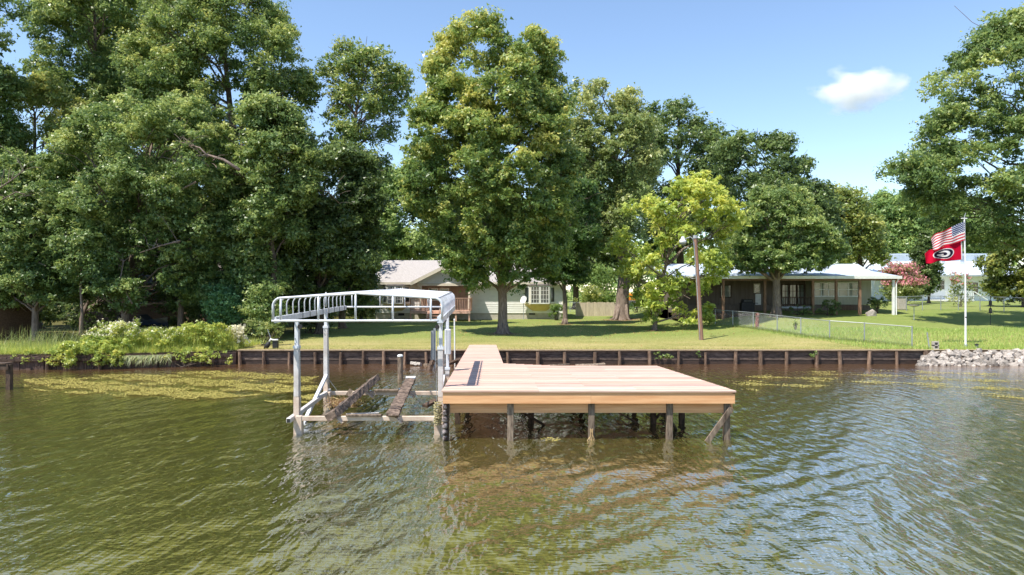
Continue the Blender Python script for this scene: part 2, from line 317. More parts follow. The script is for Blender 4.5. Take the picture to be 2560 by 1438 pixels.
# ------------------------------------------------------------------ the lake
def make_water():
    xs = np.concatenate([np.linspace(-400, -16, 24)[:-1], np.arange(-16, 16, 0.085), np.linspace(16, 400, 24)])
    ys = np.concatenate([np.linspace(-300, 7.2, 24)[:-1], np.arange(7.2, 16, 0.06), np.arange(16, 36, 0.15), [36.2]])
    X, Y = np.meshgrid(xs, ys); Z = np.zeros_like(X); rg = np.random.default_rng(11)
    def waves(n, lam0, lam1, ang, spread, slope):
        out = np.zeros_like(X)
        for i in range(n):
            lam = lam0 * (lam1 / lam0) ** rg.random(); a = math.radians(ang + rg.normal() * spread); k = 2 * math.pi / lam
            out += slope / k * math.sqrt(2.0 / n) * np.sin(k * (X * math.cos(a) + Y * math.sin(a)) + rg.random() * 6.28)
        return out
    patch = 0.62 + 0.38 * np.sin(X * 0.33 + Y * 0.21 + 1) * np.sin(Y * 0.4 - X * 0.17)
    right = 0.8 + 0.5 * sm(-3, 6, X)
    Z += waves(12, 1.1, 2.8, -32, 11, 0.034) + waves(18, 0.45, 1.0, -33, 16, 0.075) * patch * right
    Z += waves(16, 0.4, 0.65, 42, 35, 0.032) * right
    fade = sm(-16, -14.5, X) * sm(16, 14.5, X) * sm(7.2, 8.2, Y) * (1 - 0.55 * sm(19, 30, Y))
    Z *= fade
    n, m = X.shape; idx = np.arange(n * m).reshape(n, m)
    q = np.stack([idx[:-1, :-1], idx[:-1, 1:], idx[1:, 1:], idx[1:, :-1]], -1).reshape(-1, 4)
    me = bpy.data.meshes.new('lake'); me.vertices.add(n * m); me.vertices.foreach_set('co', np.stack([X, Y, Z], -1).astype(np.float32).ravel())
    me.loops.add(q.size); me.loops.foreach_set('vertex_index', q.astype(np.int32).ravel()); me.polygons.add(len(q)); me.polygons.foreach_set('loop_start', np.arange(0, q.size, 4, dtype=np.int32))
    me.polygons.foreach_set('use_smooth', np.ones(len(q), bool)); me.update(calc_edges=True)
    mt, nt, N, K = nodes('lake_water')
    out = N('ShaderNodeOutputMaterial'); p = N('ShaderNodeBsdfDiffuse'); gl = N('ShaderNodeBsdfGlossy'); gl.inputs['Roughness'].default_value = 0.025
    fr = N('ShaderNodeFresnel'); fr.inputs['IOR'].default_value = 1.33; fm_ = N('ShaderNodeMapRange'); fm_.inputs['From Min'].default_value = 0.02; fm_.inputs['From Max'].default_value = 0.17; fm_.inputs['To Min'].default_value = 0.03; fm_.inputs['To Max'].default_value = 0.86
    mxs = N('ShaderNodeMixShader'); K(fr.outputs[0], fm_.inputs[0]); K(fm_.outputs[0], mxs.inputs[0]); K(p.outputs[0], mxs.inputs[1]); K(gl.outputs[0], mxs.inputs[2]); K(mxs.outputs[0], out.inputs[0])
    g = N('ShaderNodeNewGeometry'); sx = N('ShaderNodeSeparateXYZ'); K(g.outputs['Position'], sx.inputs[0])
    # silt in the shallows plus the wall's reflection put into the colour, greener outwards
    nb = N('ShaderNodeTexNoise'); nb.inputs['Scale'].default_value = 0.25; nb.inputs['Detail'].default_value = 4; K(g.outputs['Position'], nb.inputs['Vector'])
    ad = N('ShaderNodeMath'); ad.operation = 'MULTIPLY_ADD'; ad.inputs[1].default_value = 7.0; K(nb.outputs['Fac'], ad.inputs[0]); K(sx.outputs['Y'], ad.inputs[2])
    mr = N('ShaderNodeMapRange'); mr.inputs['From Min'].default_value = 25; mr.inputs['From Max'].default_value = 36; K(ad.outputs[0], mr.inputs[0])
    cr = ramp(N, [(0.0, S(118, 113, 56)), (0.45, S(110, 98, 56)), (1.0, S(136, 100, 68))]); K(mr.outputs[0], cr.inputs[0]); K(cr.outputs[0], p.inputs['Color'])
    def rip(sc, st, rot, dist):
        mp = N('ShaderNodeMapping'); mp.inputs['Scale'].default_value = st; mp.inputs['Rotation'].default_value = (0, 0, math.radians(rot)); K(g.outputs['Position'], mp.inputs[0])
        t = N('ShaderNodeTexNoise'); t.inputs['Scale'].default_value = sc; t.inputs['Detail'].default_value = 2.0; t.inputs['Roughness'].default_value = 0.5; K(mp.outputs[0], t.inputs['Vector'])
        b = N('ShaderNodeBump'); b.inputs['Distance'].default_value = dist; b.inputs['Strength'].default_value = 1.0; K(t.outputs['Fac'], b.inputs['Height']); return b
    b1 = rip(2.6, (1.7, 0.55, 1), -33, 0.056); b2 = rip(7.5, (0.6, 1.7, 1), 20, 0.009)
    K(b1.outputs[0], b2.inputs['Normal']); K(b2.outputs[0], p.inputs['Normal']); K(b2.outputs[0], gl.inputs['Normal']); K(b2.outputs[0], fr.inputs['Normal'])
    o = link('water', me, mt); tag(o, kind='structure')
make_water()

# ------------------------------------------------------------------ timber bulkhead
BK = thing('bulkhead', 'long dark timber bulkhead with round posts holding the lawn above the water', 'retaining wall', (3.5, 34.0, 0))
PU = [601, 659, 723, 790, 851, 908, 960, 1011, 1067, 1130, 1200, 1271, 1345, 1412, 1487, 1549, 1625, 1697, 1764, 1838, 1902, 1966, 2040, 2101, 2171, 2242, 2312]
px = [XU(u, 33.95) for u in PU]
for i, x in enumerate(px):
    r = 0.083 + random.uniform(-0.018, 0.024); lean = random.uniform(-0.06, 0.06)
    MB().tube([(x, 33.93, -1.0), (x + lean * 0.5, 33.93, 0.2), (x + lean, 33.95, 0.65 + random.uniform(-0.05, 0.02))], [r * 1.08, r, r * 0.95], 10).build('post', M['bulk_post'], BK, smooth=False)
for i in range(len(px) - 1):
    a, b = px[i] + 0.004, px[i + 1] - 0.004
    for (z0, z1, y, mt) in ((0.585, 0.672, 34.02, 'bulk'), (0.395, 0.578, 34.055, 'bulk'), (0.2, 0.388, 34.055, 'bulk'), (-0.6, 0.192, 34.075, 'bulk_low')):
        j = random.uniform(-0.006, 0.006); t = random.uniform(-0.008, 0.008)
        MB().hexa([(a, y + j, z0), (b, y + j + t, z0), (b, y + 0.055, z0), (a, y + 0.055, z0)], [(a, y + j, z1 + t), (b, y + j + t, z1 - t * 0.5), (b, y + 0.055, z1 - t * 0.5), (a, y + 0.055, z1 + t)]).build('plank', M[mt], BK)
seg = np.linspace(px[0] - 0.15, px[-1] + 0.1, 9)
for a, b in zip(seg[:-1], seg[1:]):
    MB().box(a + 0.003, b - 0.003, 33.92, 34.2, 0.677, 0.722).build('cap_board', M['cap'], BK)
MB().box(px[-1] - 0.05, px[-1] + 0.12, 33.9, 34.02, -0.5, 0.67).build('end_post', M['bulk_post'], BK)

# old plank wall further left
PW = thing('plank_wall', 'old stained wall of upright planks below the overgrown bank on the left', 'retaining wall', (-20, 32, 0))
x = -34.0
while x < -13.75:
    w = random.uniform(0.22, 0.34); x1 = min(x + w, -13.72)
    y0, y1 = float(shore(x)) - 0.05, float(shore(x1)) - 0.05; d = random.uniform(0, 0.05); h = 0.60 + random.uniform(-0.05, 0.05)
    MB().hexa([(x, y0 - d, -1), (x1 - 0.012, y1 - d, -1), (x1 - 0.012, y1 + 0.03, -1), (x, y0 + 0.03, -1)], [(x, y0 - d, h), (x1 - 0.012, y1 - d, h - 0.01), (x1 - 0.012, y1 + 0.03, h), (x, y0 + 0.03, h)]).build('plank', M['sheet'], PW)
    x = x1
    if x >= -13.73: break
xs = [-34, -28, -23.6, -19.3, -15.6, -13.75]
for a, b in zip(xs[:-1], xs[1:]):
    MB().bar((a + 0.01, float(shore(a)) - 0.14, 0.45), (b - 0.01, float(shore(b)) - 0.14, 0.45), 0.07, 0.12).build('rail', M['dark_wood'], PW)
for x in np.arange(-33, -14, 2.3):
    MB().tube([(x, float(shore(x)) - 0.22, -1), (x, float(shore(x)) - 0.2, 0.58)], [0.09, 0.08], 9).build('post', M['dark_wood'], PW)

# rock revetment on the right
RV = thing('rock_revetment', 'bank of pale loose rocks between the bulkhead end and the right edge', 'rocks', (24, 34, 0))
def rock_mesh(seed):
    rg = np.random.default_rng(seed); V = [(0, 0, 1), (0, 0, -1)]; phi = (1 + 5 ** .5) / 2
    V = np.array([(-1, phi, 0), (1, phi, 0), (-1, -phi, 0), (1, -phi, 0), (0, -1, phi), (0, 1, phi), (0, -1, -phi), (0, 1, -phi), (phi, 0, -1), (phi, 0, 1), (-phi, 0, -1), (-phi, 0, 1)]) / 1.9
    F = [(0, 11, 5), (0, 5, 1), (0, 1, 7), (0, 7, 10), (0, 10, 11), (1, 5, 9), (5, 11, 4), (11, 10, 2), (10, 7, 6), (7, 1, 8), (3, 9, 4), (3, 4, 2), (3, 2, 6), (3, 6, 8), (3, 8, 9), (4, 9, 5), (2, 4, 11), (6, 2, 10), (8, 6, 7), (9, 8, 1)]
    V = V * (0.75 + 0.5 * rg.random((12, 1))) + rg.normal(size=(12, 3)) * 0.12
    me = bpy.data.meshes.new('stone'); me.from_pydata(V.tolist(), [], F); me.materials.append(M['rock']); return me
ROCKS = [rock_mesh(s) for s in range(14)]
cnt = 0
for row in range(8):
    x = 20.0 - 0.0 * row
    while x < 27.2 and cnt < 299:
        t = (row + random.uniform(-0.3, 0.3)) / 7.0
        sx_ = random.choice((0.09, 0.12, 0.15, 0.18, 0.24)) * random.uniform(.85, 1.15); step = sx_ * 1.5
        x0 = 19.4 + 1.6 * min(max(t, 0), 1)
        if x > x0:
            o = bpy.data.objects.new('stone', random.choice(ROCKS)); COL.objects.link(o); o.parent = RV
            o.location = (x - 24 + random.uniform(-0.08, 0.08), 33.35 + 0.95 * t - 34 + random.uniform(-0.05, 0.05), -0.03 + 0.60 * t + random.uniform(-0.05, 0.05))
            o.rotation_euler = (random.uniform(0, 6), random.uniform(-0.4, 0.4), random.uniform(0, 6)); s = sx_
            o.scale = (s * random.uniform(0.9, 1.4), s * random.uniform(0.8, 1.1), s * random.uniform(0.6, 0.9)); cnt += 1
        x += step
MB().hexa([(19.6, 33.2, -0.6), (60, 33.2, -0.6), (60, 34.4, -0.6), (19.6, 34.4, -0.6)], [(20.6, 34.1, 0.5), (60, 34.1, 0.5), (60, 34.4, 0.6), (20.6, 34.4, 0.6)]).build('rubble_bed', mat('rubble', S(120, 106, 94), S(66, 56, 48), 6, 0.95, 0.06), RV)

# ------------------------------------------------------------------ the dock
DK = thing('dock', 'new pine dock with a wide platform and a walkway to the bulkhead', 'dock', (1.5, 20, 0))
Y0D, Y1D = 16.45, 34.25
def dz(Y): return 1.22 - 0.0152 * (Y - Y0D)
def dxl(Y): return float(np.interp(Y, [Y0D, Y1D], [-1.686, -2.13]))
def dxr(Y): return float(np.interp(Y, [Y0D, 22.95, 22.951, 23.8, 23.801, Y1D], [5.387, 4.86, 1.4, -0.30, -0.31, -0.79]))
bw = 0.142; Y = Y0D - 0.03; k = 0
while Y < Y1D:
    ya, yb = Y, min(Y + bw - 0.014, Y1D); ym = (ya + yb) / 2
    xl, xr = dxl(ym) - random.uniform(0, 0.012), dxr(ym) + random.uniform(0, 0.012)
    cuts = [xl, xr]
    if ym < 22.95: cuts = [xl, xl + random.choice([2.35, 3.55, 4.75]) , xr]
    for a, b in zip(cuts[:-1], cuts[1:]):
        e = random.uniform(-0.0025, 0.0025); z = dz(ym) + e
        MB().box(a + 0.002, b - 0.002, ya, yb, z - 0.036, z).build('deck_board', M[random.choices(('deck', 'deck_pink', 'deck_pale'), (1, 1.2 * (1 + math.sin(k * .9) * math.sin(k * .37)), 1 + math.sin(k * .53)))[0]], DK)
    Y += bw; k += 1
# fascia and beams
zf = dz(Y0D) - 0.04
MB().box(dxl(Y0D) + 0.02, 1.9, Y0D, Y0D + 0.045, zf - 0.27, zf).build('fascia_board', M['pine'], DK)
MB().box(1.904, dxr(Y0D) - 0.015, Y0D, Y0D + 0.045, zf - 0.27, zf).build('fascia_board', M['pine'], DK)
postu = [1276, 1478, 1673, 1818]; postx = [XU(u, 16.62) for u in postu]
xs = [dxl(Y0D) + 0.10] + postx + [dxr(Y0D) - 0.02]
for a, b in zip(xs[:-1], xs[1:]):
    MB().box(a + 0.078, b - 0.078 if b != xs[-1] else b, 16.60, 16.645, zf - 0.52, zf - 0.276).build('beam', M['pine'], DK)
MB().hexa([(dxr(Y0D) - 0.06, Y0D + 0.05, zf - 0.27), (dxr(Y0D) - 0.015, Y0D + 0.05, zf - 0.27), (4.86 - 0.015, 22.9, dz(22.9) - 0.31), (4.86 - 0.06, 22.9, dz(22.9) - 0.31)],
          [(dxr(Y0D) - 0.06, Y0D + 0.05, zf), (dxr(Y0D) - 0.015, Y0D + 0.05, zf), (4.86 - 0.015, 22.9, dz(22.9) - 0.04), (4.86 - 0.06, 22.9, dz(22.9) - 0.04)]).build('side_rim', M['pine'], DK)
MB().hexa([(dxl(Y0D) + 0.02, Y0D + 0.05, zf - 0.24), (dxl(Y0D) + 0.065, Y0D + 0.05, zf - 0.24), (dxl(34) + 0.065, 34, dz(34) - 0.28), (dxl(34) + 0.02, 34, dz(34) - 0.28)],
          [(dxl(Y0D) + 0.02, Y0D + 0.05, zf), (dxl(Y0D) + 0.065, Y0D + 0.05, zf), (dxl(34) + 0.065, 34, dz(34) - 0.04), (dxl(34) + 0.02, 34, dz(34) - 0.04)]).build('side_rim', M['pine'], DK)
MB().hexa([(-0.36, 23.8, dz(23.8) - 0.28), (-0.31, 23.8, dz(23.8) - 0.28), (-0.80, 34, dz(34) - 0.28), (-0.85, 34, dz(34) - 0.28)],
          [(-0.36, 23.8, dz(23.8) - 0.04), (-0.31, 23.8, dz(23.8) - 0.04), (-0.80, 34, dz(34) - 0.04), (-0.85, 34, dz(34) - 0.04)]).build('side_rim', M['pine'], DK)
MB().box(1.4, 4.84, 22.88, 22.925, dz(22.9) - 0.3, dz(22.9) - 0.04).build('fascia_board', M['pine'], DK)
for x in np.arange(-1.4, 5.1, 0.61):
    MB().box(x, x + 0.04, 16.66, 22.86, dz(23) - 0.22, dz(23) - 0.042).build('joist', M['pine'], DK)
for x in postx:
    lean = random.uniform(-0.02, 0.02)
    MB().hexa([(x - 0.078, 16.56, -1.2), (x + 0.078, 16.56, -1.2), (x + 0.078, 16.71, -1.2), (x - 0.078, 16.71, -1.2)],
              [(x - 0.075 + lean, 16.56, zf - 0.278), (x + 0.075 + lean, 16.56, zf - 0.278), (x + 0.075 + lean, 16.71, zf - 0.278), (x - 0.075 + lean, 16.71, zf - 0.278)]).build('post', M['post'], DK, bevel=0.012)
for Yr in (18.6, 20.7, 22.75):
    for x in (-1.45, 0.5, 2.2, 3.8, 4.72):
        x = x + random.uniform(-0.15, 0.1); MB().box(x - 0.07, x + 0.07, Yr, Yr + 0.14, -1.2, dz(Yr) - 0.26).build('post', M['dark_wood'], DK)
for Yr in (25.6, 28.4, 31.2):
    for x in (dxl(Yr) + 0.2, dxr(Yr) - 0.2): MB().box(x - 0.07, x + 0.07, Yr, Yr + 0.14, -1.2, dz(Yr) - 0.06).build('post', M['dark_wood'], DK)
def brace(a, b, mt='post', w=0.045, h=0.13): MB().bar(a, b, w, h, (0, 1, 0)).build('brace', M[mt], DK, bevel=0.006)
brace(PX(1829, 1020, 16.50), PX(1770, 1104, 16.50) + Vector((-.1, 0, -.12)), 'post', 0.13, 0.045)
brace((postx[2] + 0.1, 16.9, 0.42), (postx[2] + 0.62, 18.4, -0.15), 'dark_wood')
brace((postx[0] + 0.2, 17.2, 0.62), (postx[0] + 0.9, 18.5, 0.0), 'dark_wood'); brace((2.2, 18.8, 0.7), (3.6, 18.8, -0.1), 'dark_wood'); brace((3.7, 20.9, 0.72), (2.6, 20.9, -0.1), 'dark_wood'); brace((4.6, 19, 0.7), (3.9, 18.7, 0.1), 'dark_wood')
# left corner post with stacked lumps of old bumper
xl = dxl(Y0D) + 0.03
cp = MB().box(xl + 0.02, xl + 0.12, 16.56, 16.7, -1.2, zf - 0.28).build('post', M['dark_wood'], DK)
rb = mat('grey_bumper_rubber', S(170, 158, 156), S(48, 36, 32), 9, 0.9, 0.03, contrast=(0.4, 0.62))
for i in range(6):
    z = zf - 0.35 - i * 0.155; r = random.uniform(0.045, 0.066)
    MB().tube([(xl + 0.03, 16.50, z + 0.068), (xl + 0.035, 16.495, z + 0.04), (xl + 0.035, 16.49, z - 0.03), (xl + 0.03, 16.50, z - 0.068)], [r * 0.7, r * 1.05, r * 1.1, r * 0.65], 9).build('bumper', rb, cp, smooth=True)
# roots tangled at the foot of the third post
rt = MB()
for i in range(9):
    a = (postx[1] + random.uniform(-0.06, 0.06), 16.54, random.uniform(0.05, 0.3)); b = (postx[1] + random.uniform(-0.25, 0.1), 16.5 - random.uniform(0, 0.1), -0.04)
    rt.tube([a, ((a[0] + b[0]) / 2 + random.uniform(-.03, .03), 16.5, (a[2] + b[2]) / 2 - 0.02), b], [0.012, 0.01, 0.006], 5)
tag(rt.build('water_weed', M['dry']), 'clump of dry weed caught at the foot of a dock post', 'weed')

# ------------------------------------------------------------------ the boat lift
LF = thing('boat_lift', 'white aluminium boat lift with a bare ribbed canopy frame beside the dock', 'boat lift', (-3.7, 19.4, 0))
FL, FR = Vector((-5.45, 17.3, 0)), Vector((-1.80, 17.25, 0)); BL, BR = Vector((-5.83, 21.4, 0)), Vector((-2.02, 21.4, 0))
def leg(p, ztop, zj, w=0.095):
    o = MB().box(p.x - w / 2, p.x + w / 2, p.y - w / 2, p.y + w / 2, zj - 0.3, ztop).build('leg', M['alu'], LF, bevel=0.008)
    MB().box(p.x - w / 2 - .016, p.x + w / 2 + .016, p.y - w / 2 - .016, p.y + w / 2 + .016, 0.95 if p in (FL, FR) else 1.0, zj).build('sleeve', M['alu_grey'], o, bevel=0.008)
    MB().box(p.x - w / 2 - .019, p.x + w / 2 + .019, p.y - w / 2 - .019, p.y + w / 2 + .019, -0.8, 0.945 if p in (FL, FR) else 0.995).build('stained_sleeve', M['alu_dirty'], o)
    MB().box(p.x - w / 2 - .03, p.x + w / 2 + .03, p.y - w / 2 - .03, p.y + w / 2 + .03, zj - 0.03, zj + 0.04).build('collar', M['alu'], o)
leg(FL, 2.90, 2.20); leg(FR, 2.92, 2.18); leg(BL, 3.02, 2.5); leg(BR, 3.02, 1.2)
ZB = 0.42
def fbar(n, a, b, w, h, mt='alu_dirty'): return MB().bar(a, b, w, h).build(n, M[mt], LF, bevel=0.008)
lb = fbar('side_beam', (-5.52, 16.86, ZB), (-5.86, 21.9, ZB + .02), 0.11, 0.12, 'alu_grey')
MB().box(-5.56, -5.48, 16.845, 16.858, ZB - 0.045, ZB + 0.045).build('end_shade', M['black'], lb)  # black plate stands in for the shade inside the hollow beam
rbm = fbar('side_beam', (-1.90, 16.9, ZB), (-2.16, 21.9, ZB + .02), 0.11, 0.12, 'alu_grey')
fbar('cross_beam', (-5.38, 17.28, ZB - 0.02), (-1.86, 17.28, ZB - 0.02), 0.10, 0.115)
fbar('cross_beam', (-5.74, 21.45, ZB), (-2.08, 21.45, ZB), 0.10, 0.125)
for p, s in ((FL, 1), (FR, -1), (BL, 1), (BR, -1)):
    MB().box(p.x + s * 0.07 - 0.085, p.x + s * 0.07 + 0.085, p.y - 0.085, p.y + 0.085, -0.5, ZB + 0.06).build('corner_sleeve', M['alu_dirty'], LF, bevel=0.02)
MB().bar((BL.x + 0.02, BL.y - 0.05, 0.98), (BL.x + 0.12, 18.6, -0.05), 0.1, 0.09).build('diagonal_brace', M['alu'], LF, bevel=0.006)
MB().bar((BR.x - 0.12, BR.y - 0.05, 0.98), (BR.x - 0.05, 18.6, -0.1), 0.1, 0.09).build('diagonal_brace', M['alu'], LF, bevel=0.006)
MB().tube([(BL.x + .03, BL.y - .03, 0.95), (BL.x + .35, BL.y, 0.5)], 0.008, 5).build('cable', M['galv'], LF)
fbar('wood_block', (XU(866, 17.25), 17.24, ZB + 0.065), (XU(954, 17.25), 17.24, ZB + 0.068), 0.14, 0.05, 'post')
fbar('wood_block', (XU(936, 21.4), 21.42, ZB + 0.095), (XU(996, 21.4), 21.42, ZB + 0.095), 0.16, 0.06, 'post')
for p, s in ((FL, 1), (FR, -1), (BL, 1), (BR, -1)):   # lift cables and their pulleys
    MB().tube([(p.x + s * .075, p.y - .02, 2.75), (p.x + s * .11, p.y - .02, ZB + .05)], .007, 5).build('cable', M['galv'], LF)
    MB().tube([(p.x + s * .085, p.y - .05, 2.72), (p.x + s * .085, p.y + .01, 2.72)], .06, 12).build('pulley', M['black'], LF)
    for zz in (2.3, 2.42): MB().tube([(p.x - .03, p.y - .085, zz), (p.x - .03, p.y - .04, zz)], .014, 6).build('bolt', M['galv'], LF)
# torn bunks
def ragged(pts, w, h, roll, n=26, seed=1):
    rg = random.Random(seed); m = MB(); rings = []
    a, b = Vector(pts[0]), Vector(pts[1]); d = (b - a).normalized(); r = d.cross(Vector((0, 0, 1))).normalized(); q = r.cross(d)
    rr = r * math.cos(roll) + q * math.sin(roll); qq = q * math.cos(roll) - r * math.sin(roll)
    for i in range(n + 1):
        p = a.lerp(b, i / n); j = lambda s: rg.uniform(-s, s); st = len(m.v)
        for (sx_, sy_) in ((-1, -1), (0, -1), (1, -1), (1, 0), (1, 1), (.3, 1), (-.3, 1), (-1, 1), (-1, 0)):
            m.v.append(tuple(p + rr * (sx_ * w / 2 + j(.016)) + qq * (sy_ * h / 2 + j(.016)) + d * j(.02)))
        rings.append(st)
    for s0, s1 in zip(rings[:-1], rings[1:]):
        for k in range(9): m.f.append((s0 + k, s0 + (k + 1) % 9, s1 + (k + 1) % 9, s1 + k))
    m.f.append(tuple(rings[0] + k for k in range(9))[::-1]); m.f.append(tuple(rings[-1] + k for k in range(9))); return m
ragged([(-4.50, 17.0, 0.50), (-4.56, 22.9, 0.70)], 0.27, 0.19, 0.5, seed=3).build('bunk', M['carpet'], LF)
ragged([(-2.98, 17.0, 0.52), (-3.36, 22.7, 0.72)], 0.30, 0.09, -0.1, seed=5).build('bunk', M['carpet'], LF)
MB().bar((-3.345, 22.45, 0.762), (-3.37, 22.78, 0.775), 0.31, 0.03).build('bunk_cap', M['white'], LF)
for (x, y) in ((-4.48, 17.25), (-4.55, 21.4), (-2.98, 17.25), (-3.27, 21.4)):
    MB().bar((x, y, 0.46), (x + 0.22, y - 0.03, 0.30), 0.16, 0.03).build('bunk_bracket', M['alu_dirty'], LF)
MB().bar(PX(868, 990, 21.2), PX(878, 974, 21.3), 0.12, 0.03, (0, 1, 0)).build('guide_paddle', M['post'], LF)
MB().tube([(XU(866, 19.5), 19.5, 0.1), (XU(945, 19.5), 19.6, 0.12)], 0.03, 8).build('pvc_pipe', M['alu_grey'], LF)
MB().bar(PX(1062, 1016, 20), PX(1090, 1001, 20.4), 0.2, 0.08).build('pulley_arm', M['dark_wood'], LF)
# canopy frame
CF, CB = 16.8, 24.0
def cz(Y): return 2.93 + 0.14 * (Y - CF) / (CB - CF)
def cxl(Y): return -5.88 - 0.02 * (Y - CF) / 7.2
def cxr(Y): return -1.72 - 0.30 * (Y - CF) / 7.2
for f in (cxl, cxr):
    a = f(CF) + (0.05 if f is cxl else -0.05); b = f(CB) + (0.05 if f is cxl else -0.05)
    br = MB().bar((a, CF, cz(CF) - 0.02), (b, CB, cz(CB) - 0.02), 0.06 if f is cxl else 0.15, 0.15).build('canopy_beam', M['alu'], LF)  # right beam widened so its shadow on the deck is a broad strip
    for t in np.linspace(0.3, 0.96, 8):
        p = Vector((a, CF, cz(CF) - 0.02)).lerp(Vector((b, CB, cz(CB) - 0.02)), t)
        hw = 0.036 if f is cxl else 0.08; MB().box(p.x - hw, p.x + hw, p.y - 0.02, p.y + 0.02, p.z - 0.085, p.z + 0.08).build('clamp', M['black'], br)
def rib(Y, r=0.024, rise=0.60):
    xl, xr = cxl(Y), cxr(Y); z0 = cz(Y); pts = [(xl, Y, z0)]; R = 0.17; sh = z0 + 0.50; pk = z0 + rise + 0.04; c = (xl + xr) / 2
    for k in range(6):
        t = math.pi / 2 * k / 5; pts.append((xl + R - R * math.cos(t), Y, sh - R + R * math.sin(t) + 0.02 * (1 - math.cos(t))))
    pts.append((c - 0.12, Y, pk - 0.015)); pts.append((c, Y, pk)); pts.append((c + 0.12, Y, pk - 0.015))
    for k in range(6):
        t = math.pi / 2 * (1 - k / 5); pts.append((xr - R + R * math.cos(t), Y, sh - R + R * math.sin(t) + 0.02 * (1 - math.cos(t))))
    pts.append((xr, Y, z0)); return MB().tube(pts, r, 8).build('canopy_rib', M['alu'], LF, smooth=True)
for Yr in np.linspace(CF, CB, 15): rib(float(Yr), 0.03 if Yr == CF else 0.017)
def rail(pts, r=0.028, n='canopy_rail'): MB().tube(pts, r, 8).build(n, M['alu'], LF, smooth=True)
rail([(cxl(CF) - 0.03, CF, cz(CF) - 0.04), (cxr(CF) - 0.2, CF, cz(CF) - 0.04), (cxr(CF) - 0.05, CF + 0.03, cz(CF) - 0.03), (cxr(CF), CF + 0.16, cz(CF) - 0.02)], 0.032)
rail([(cxl(CB), CB, cz(CB)), (cxr(CB), CB, cz(CB))], 0.032)
rail([((cxl(CF) + cxr(CF)) / 2, CF, cz(CF) + 0.64), ((cxl(CB) + cxr(CB)) / 2, CB, cz(CB) + 0.64)], 0.024, 'ridge_rail')
for (s, zz) in ((0.12, 0.52), (-0.12, 0.52)):
    f = cxl if s > 0 else cxr; rail([(f(CF) + s, CF, cz(CF) + zz), (f(CB) + s, CB, cz(CB) + zz)], 0.02, 'shoulder_rail')
def arch_z(Y, x):
    xl, xr = cxl(Y), cxr(Y); c = (xl + xr) / 2; h = (xr - xl) / 2 - .15; return cz(Y) + 0.52 + 0.12 * (1 - min(1, abs(x - c) / h))
for u in (702, 796, 889, 982, 1077):
    x = XU(u, CF); rail([(x, CF, cz(CF) - 0.03), (x, CF, arch_z(CF, x))], 0.026, 'canopy_upright')
for u in (815, 880, 950, 1012, 1070):
    x = XU(u, CB); rail([(x, CB, cz(CB)), (x, CB, arch_z(CB, x))], 0.02, 'canopy_upright')
# control box on the far right leg
bx = MB().box(XU(1112, 21.2), XU(1127, 21.2), 21.13, 21.3, ZV(886, 21.2), ZV(823, 21.2)).build('control_box', M['alu'], LF, bevel=0.015)
for u in (1116, 1120, 1124): MB().box(XU(u, 21.2) - .004, XU(u, 21.2) + .004, 21.118, 21.131, ZV(884, 21.2), ZV(825, 21.2)).build('groove', M['grey_metal'], bx)

# rope heaped on the front of the lift
rg = random.Random(5); rp = MB()
for s in range(5):
    pts = []; x, z = -1.83 + rg.uniform(-.08, .05), rg.uniform(0.8, 0.95)
    for i in range(60):
        a = i * 0.9 + s; z -= 0.012 + rg.uniform(-.012, .006)
        pts.append((-1.82 + 0.085 * math.cos(a) + rg.uniform(-.03, .03), 16.9 + 0.10 * math.sin(a) + rg.uniform(-.03, .03) - 0.1, z))
    rp.tube(pts, 0.0085, 5)
tag(rp.build('rope', M['rope']), 'tangle of pale old rope hanging on the lift beside the dock corner', 'rope')
# nest of drift weed on the lift
V = []; P = RNG.normal(size=(700, 3)) * np.array([0.33, 0.22, 0.07]) + np.array([XU(852, 20.6), 20.6, 0.26])
q = leaf_quads(P, RNG.normal(size=(700, 3)), RNG.uniform(0.08, 0.26, 700), 0.07)
tag(quads_mesh('drift_weed', q, leaf_mat('dead_weed', S(70, 46, 34), S(128, 92, 64), S(190, 160, 110)), tint=RNG.random(700)), 'brown heap of drift weed caught in the boat lift frame', 'weed', kind='stuff')

def G(x, Y): return Vector((x, Y, float(ground_z(x, Y))))
def GU(u, Y): return G(XU(u, Y), Y)
# ------------------------------------------------------------------ small things along the shore
def single(o, label, cat, group=None): return tag(o, label, cat, group)
PL = thing('piling', 'single round wooden piling with a white cap standing in the water', 'piling', PX(1001, 948, 28.2))
MB().tube([(XU(1001, 28.2), 28.2, -1), (XU(1001, 28.2), 28.2, 0.3), (XU(1001, 28.2) - .01, 28.2, 0.93)], [0.12, 0.112, 0.105], 12).build('post', M['post'], PL)
MB().tube([(XU(1001, 28.2) - .01, 28.2, 0.93), (XU(1001, 28.2) - .01, 28.2, 0.985), (XU(1001, 28.2) - .01, 28.2, 1.02)], [0.118, 0.118, 0.05], 12).build('cap', M['white'], PL)
for (u, vt, lab) in ((1080.5, 827, 'shorter grey channel post standing in the shallows left of the walkway'), (1086.5, 821, 'taller grey channel post standing in the shallows left of the walkway')):
    x = XU(u, 32.3); t = thing('channel_post', lab, 'post', (x, 32.3, 0), 'grey channel posts')
    MB().box(x - 0.05, x + 0.05, 32.3, 32.32, -0.6, ZV(vt, 32.3)).build('web', M['grey_metal'], t)
    for s in (-1, 1): MB().box(x + s * 0.05 - 0.006, x + s * 0.05 + 0.006, 32.24, 32.30, -0.6, ZV(vt, 32.3)).build('flange', M['galv'], t)
x = XU(1136, 33.2); t = thing('mooring_pole', 'thin white pole standing by the wall left of the walkway', 'pole', (x, 33.2, 0))
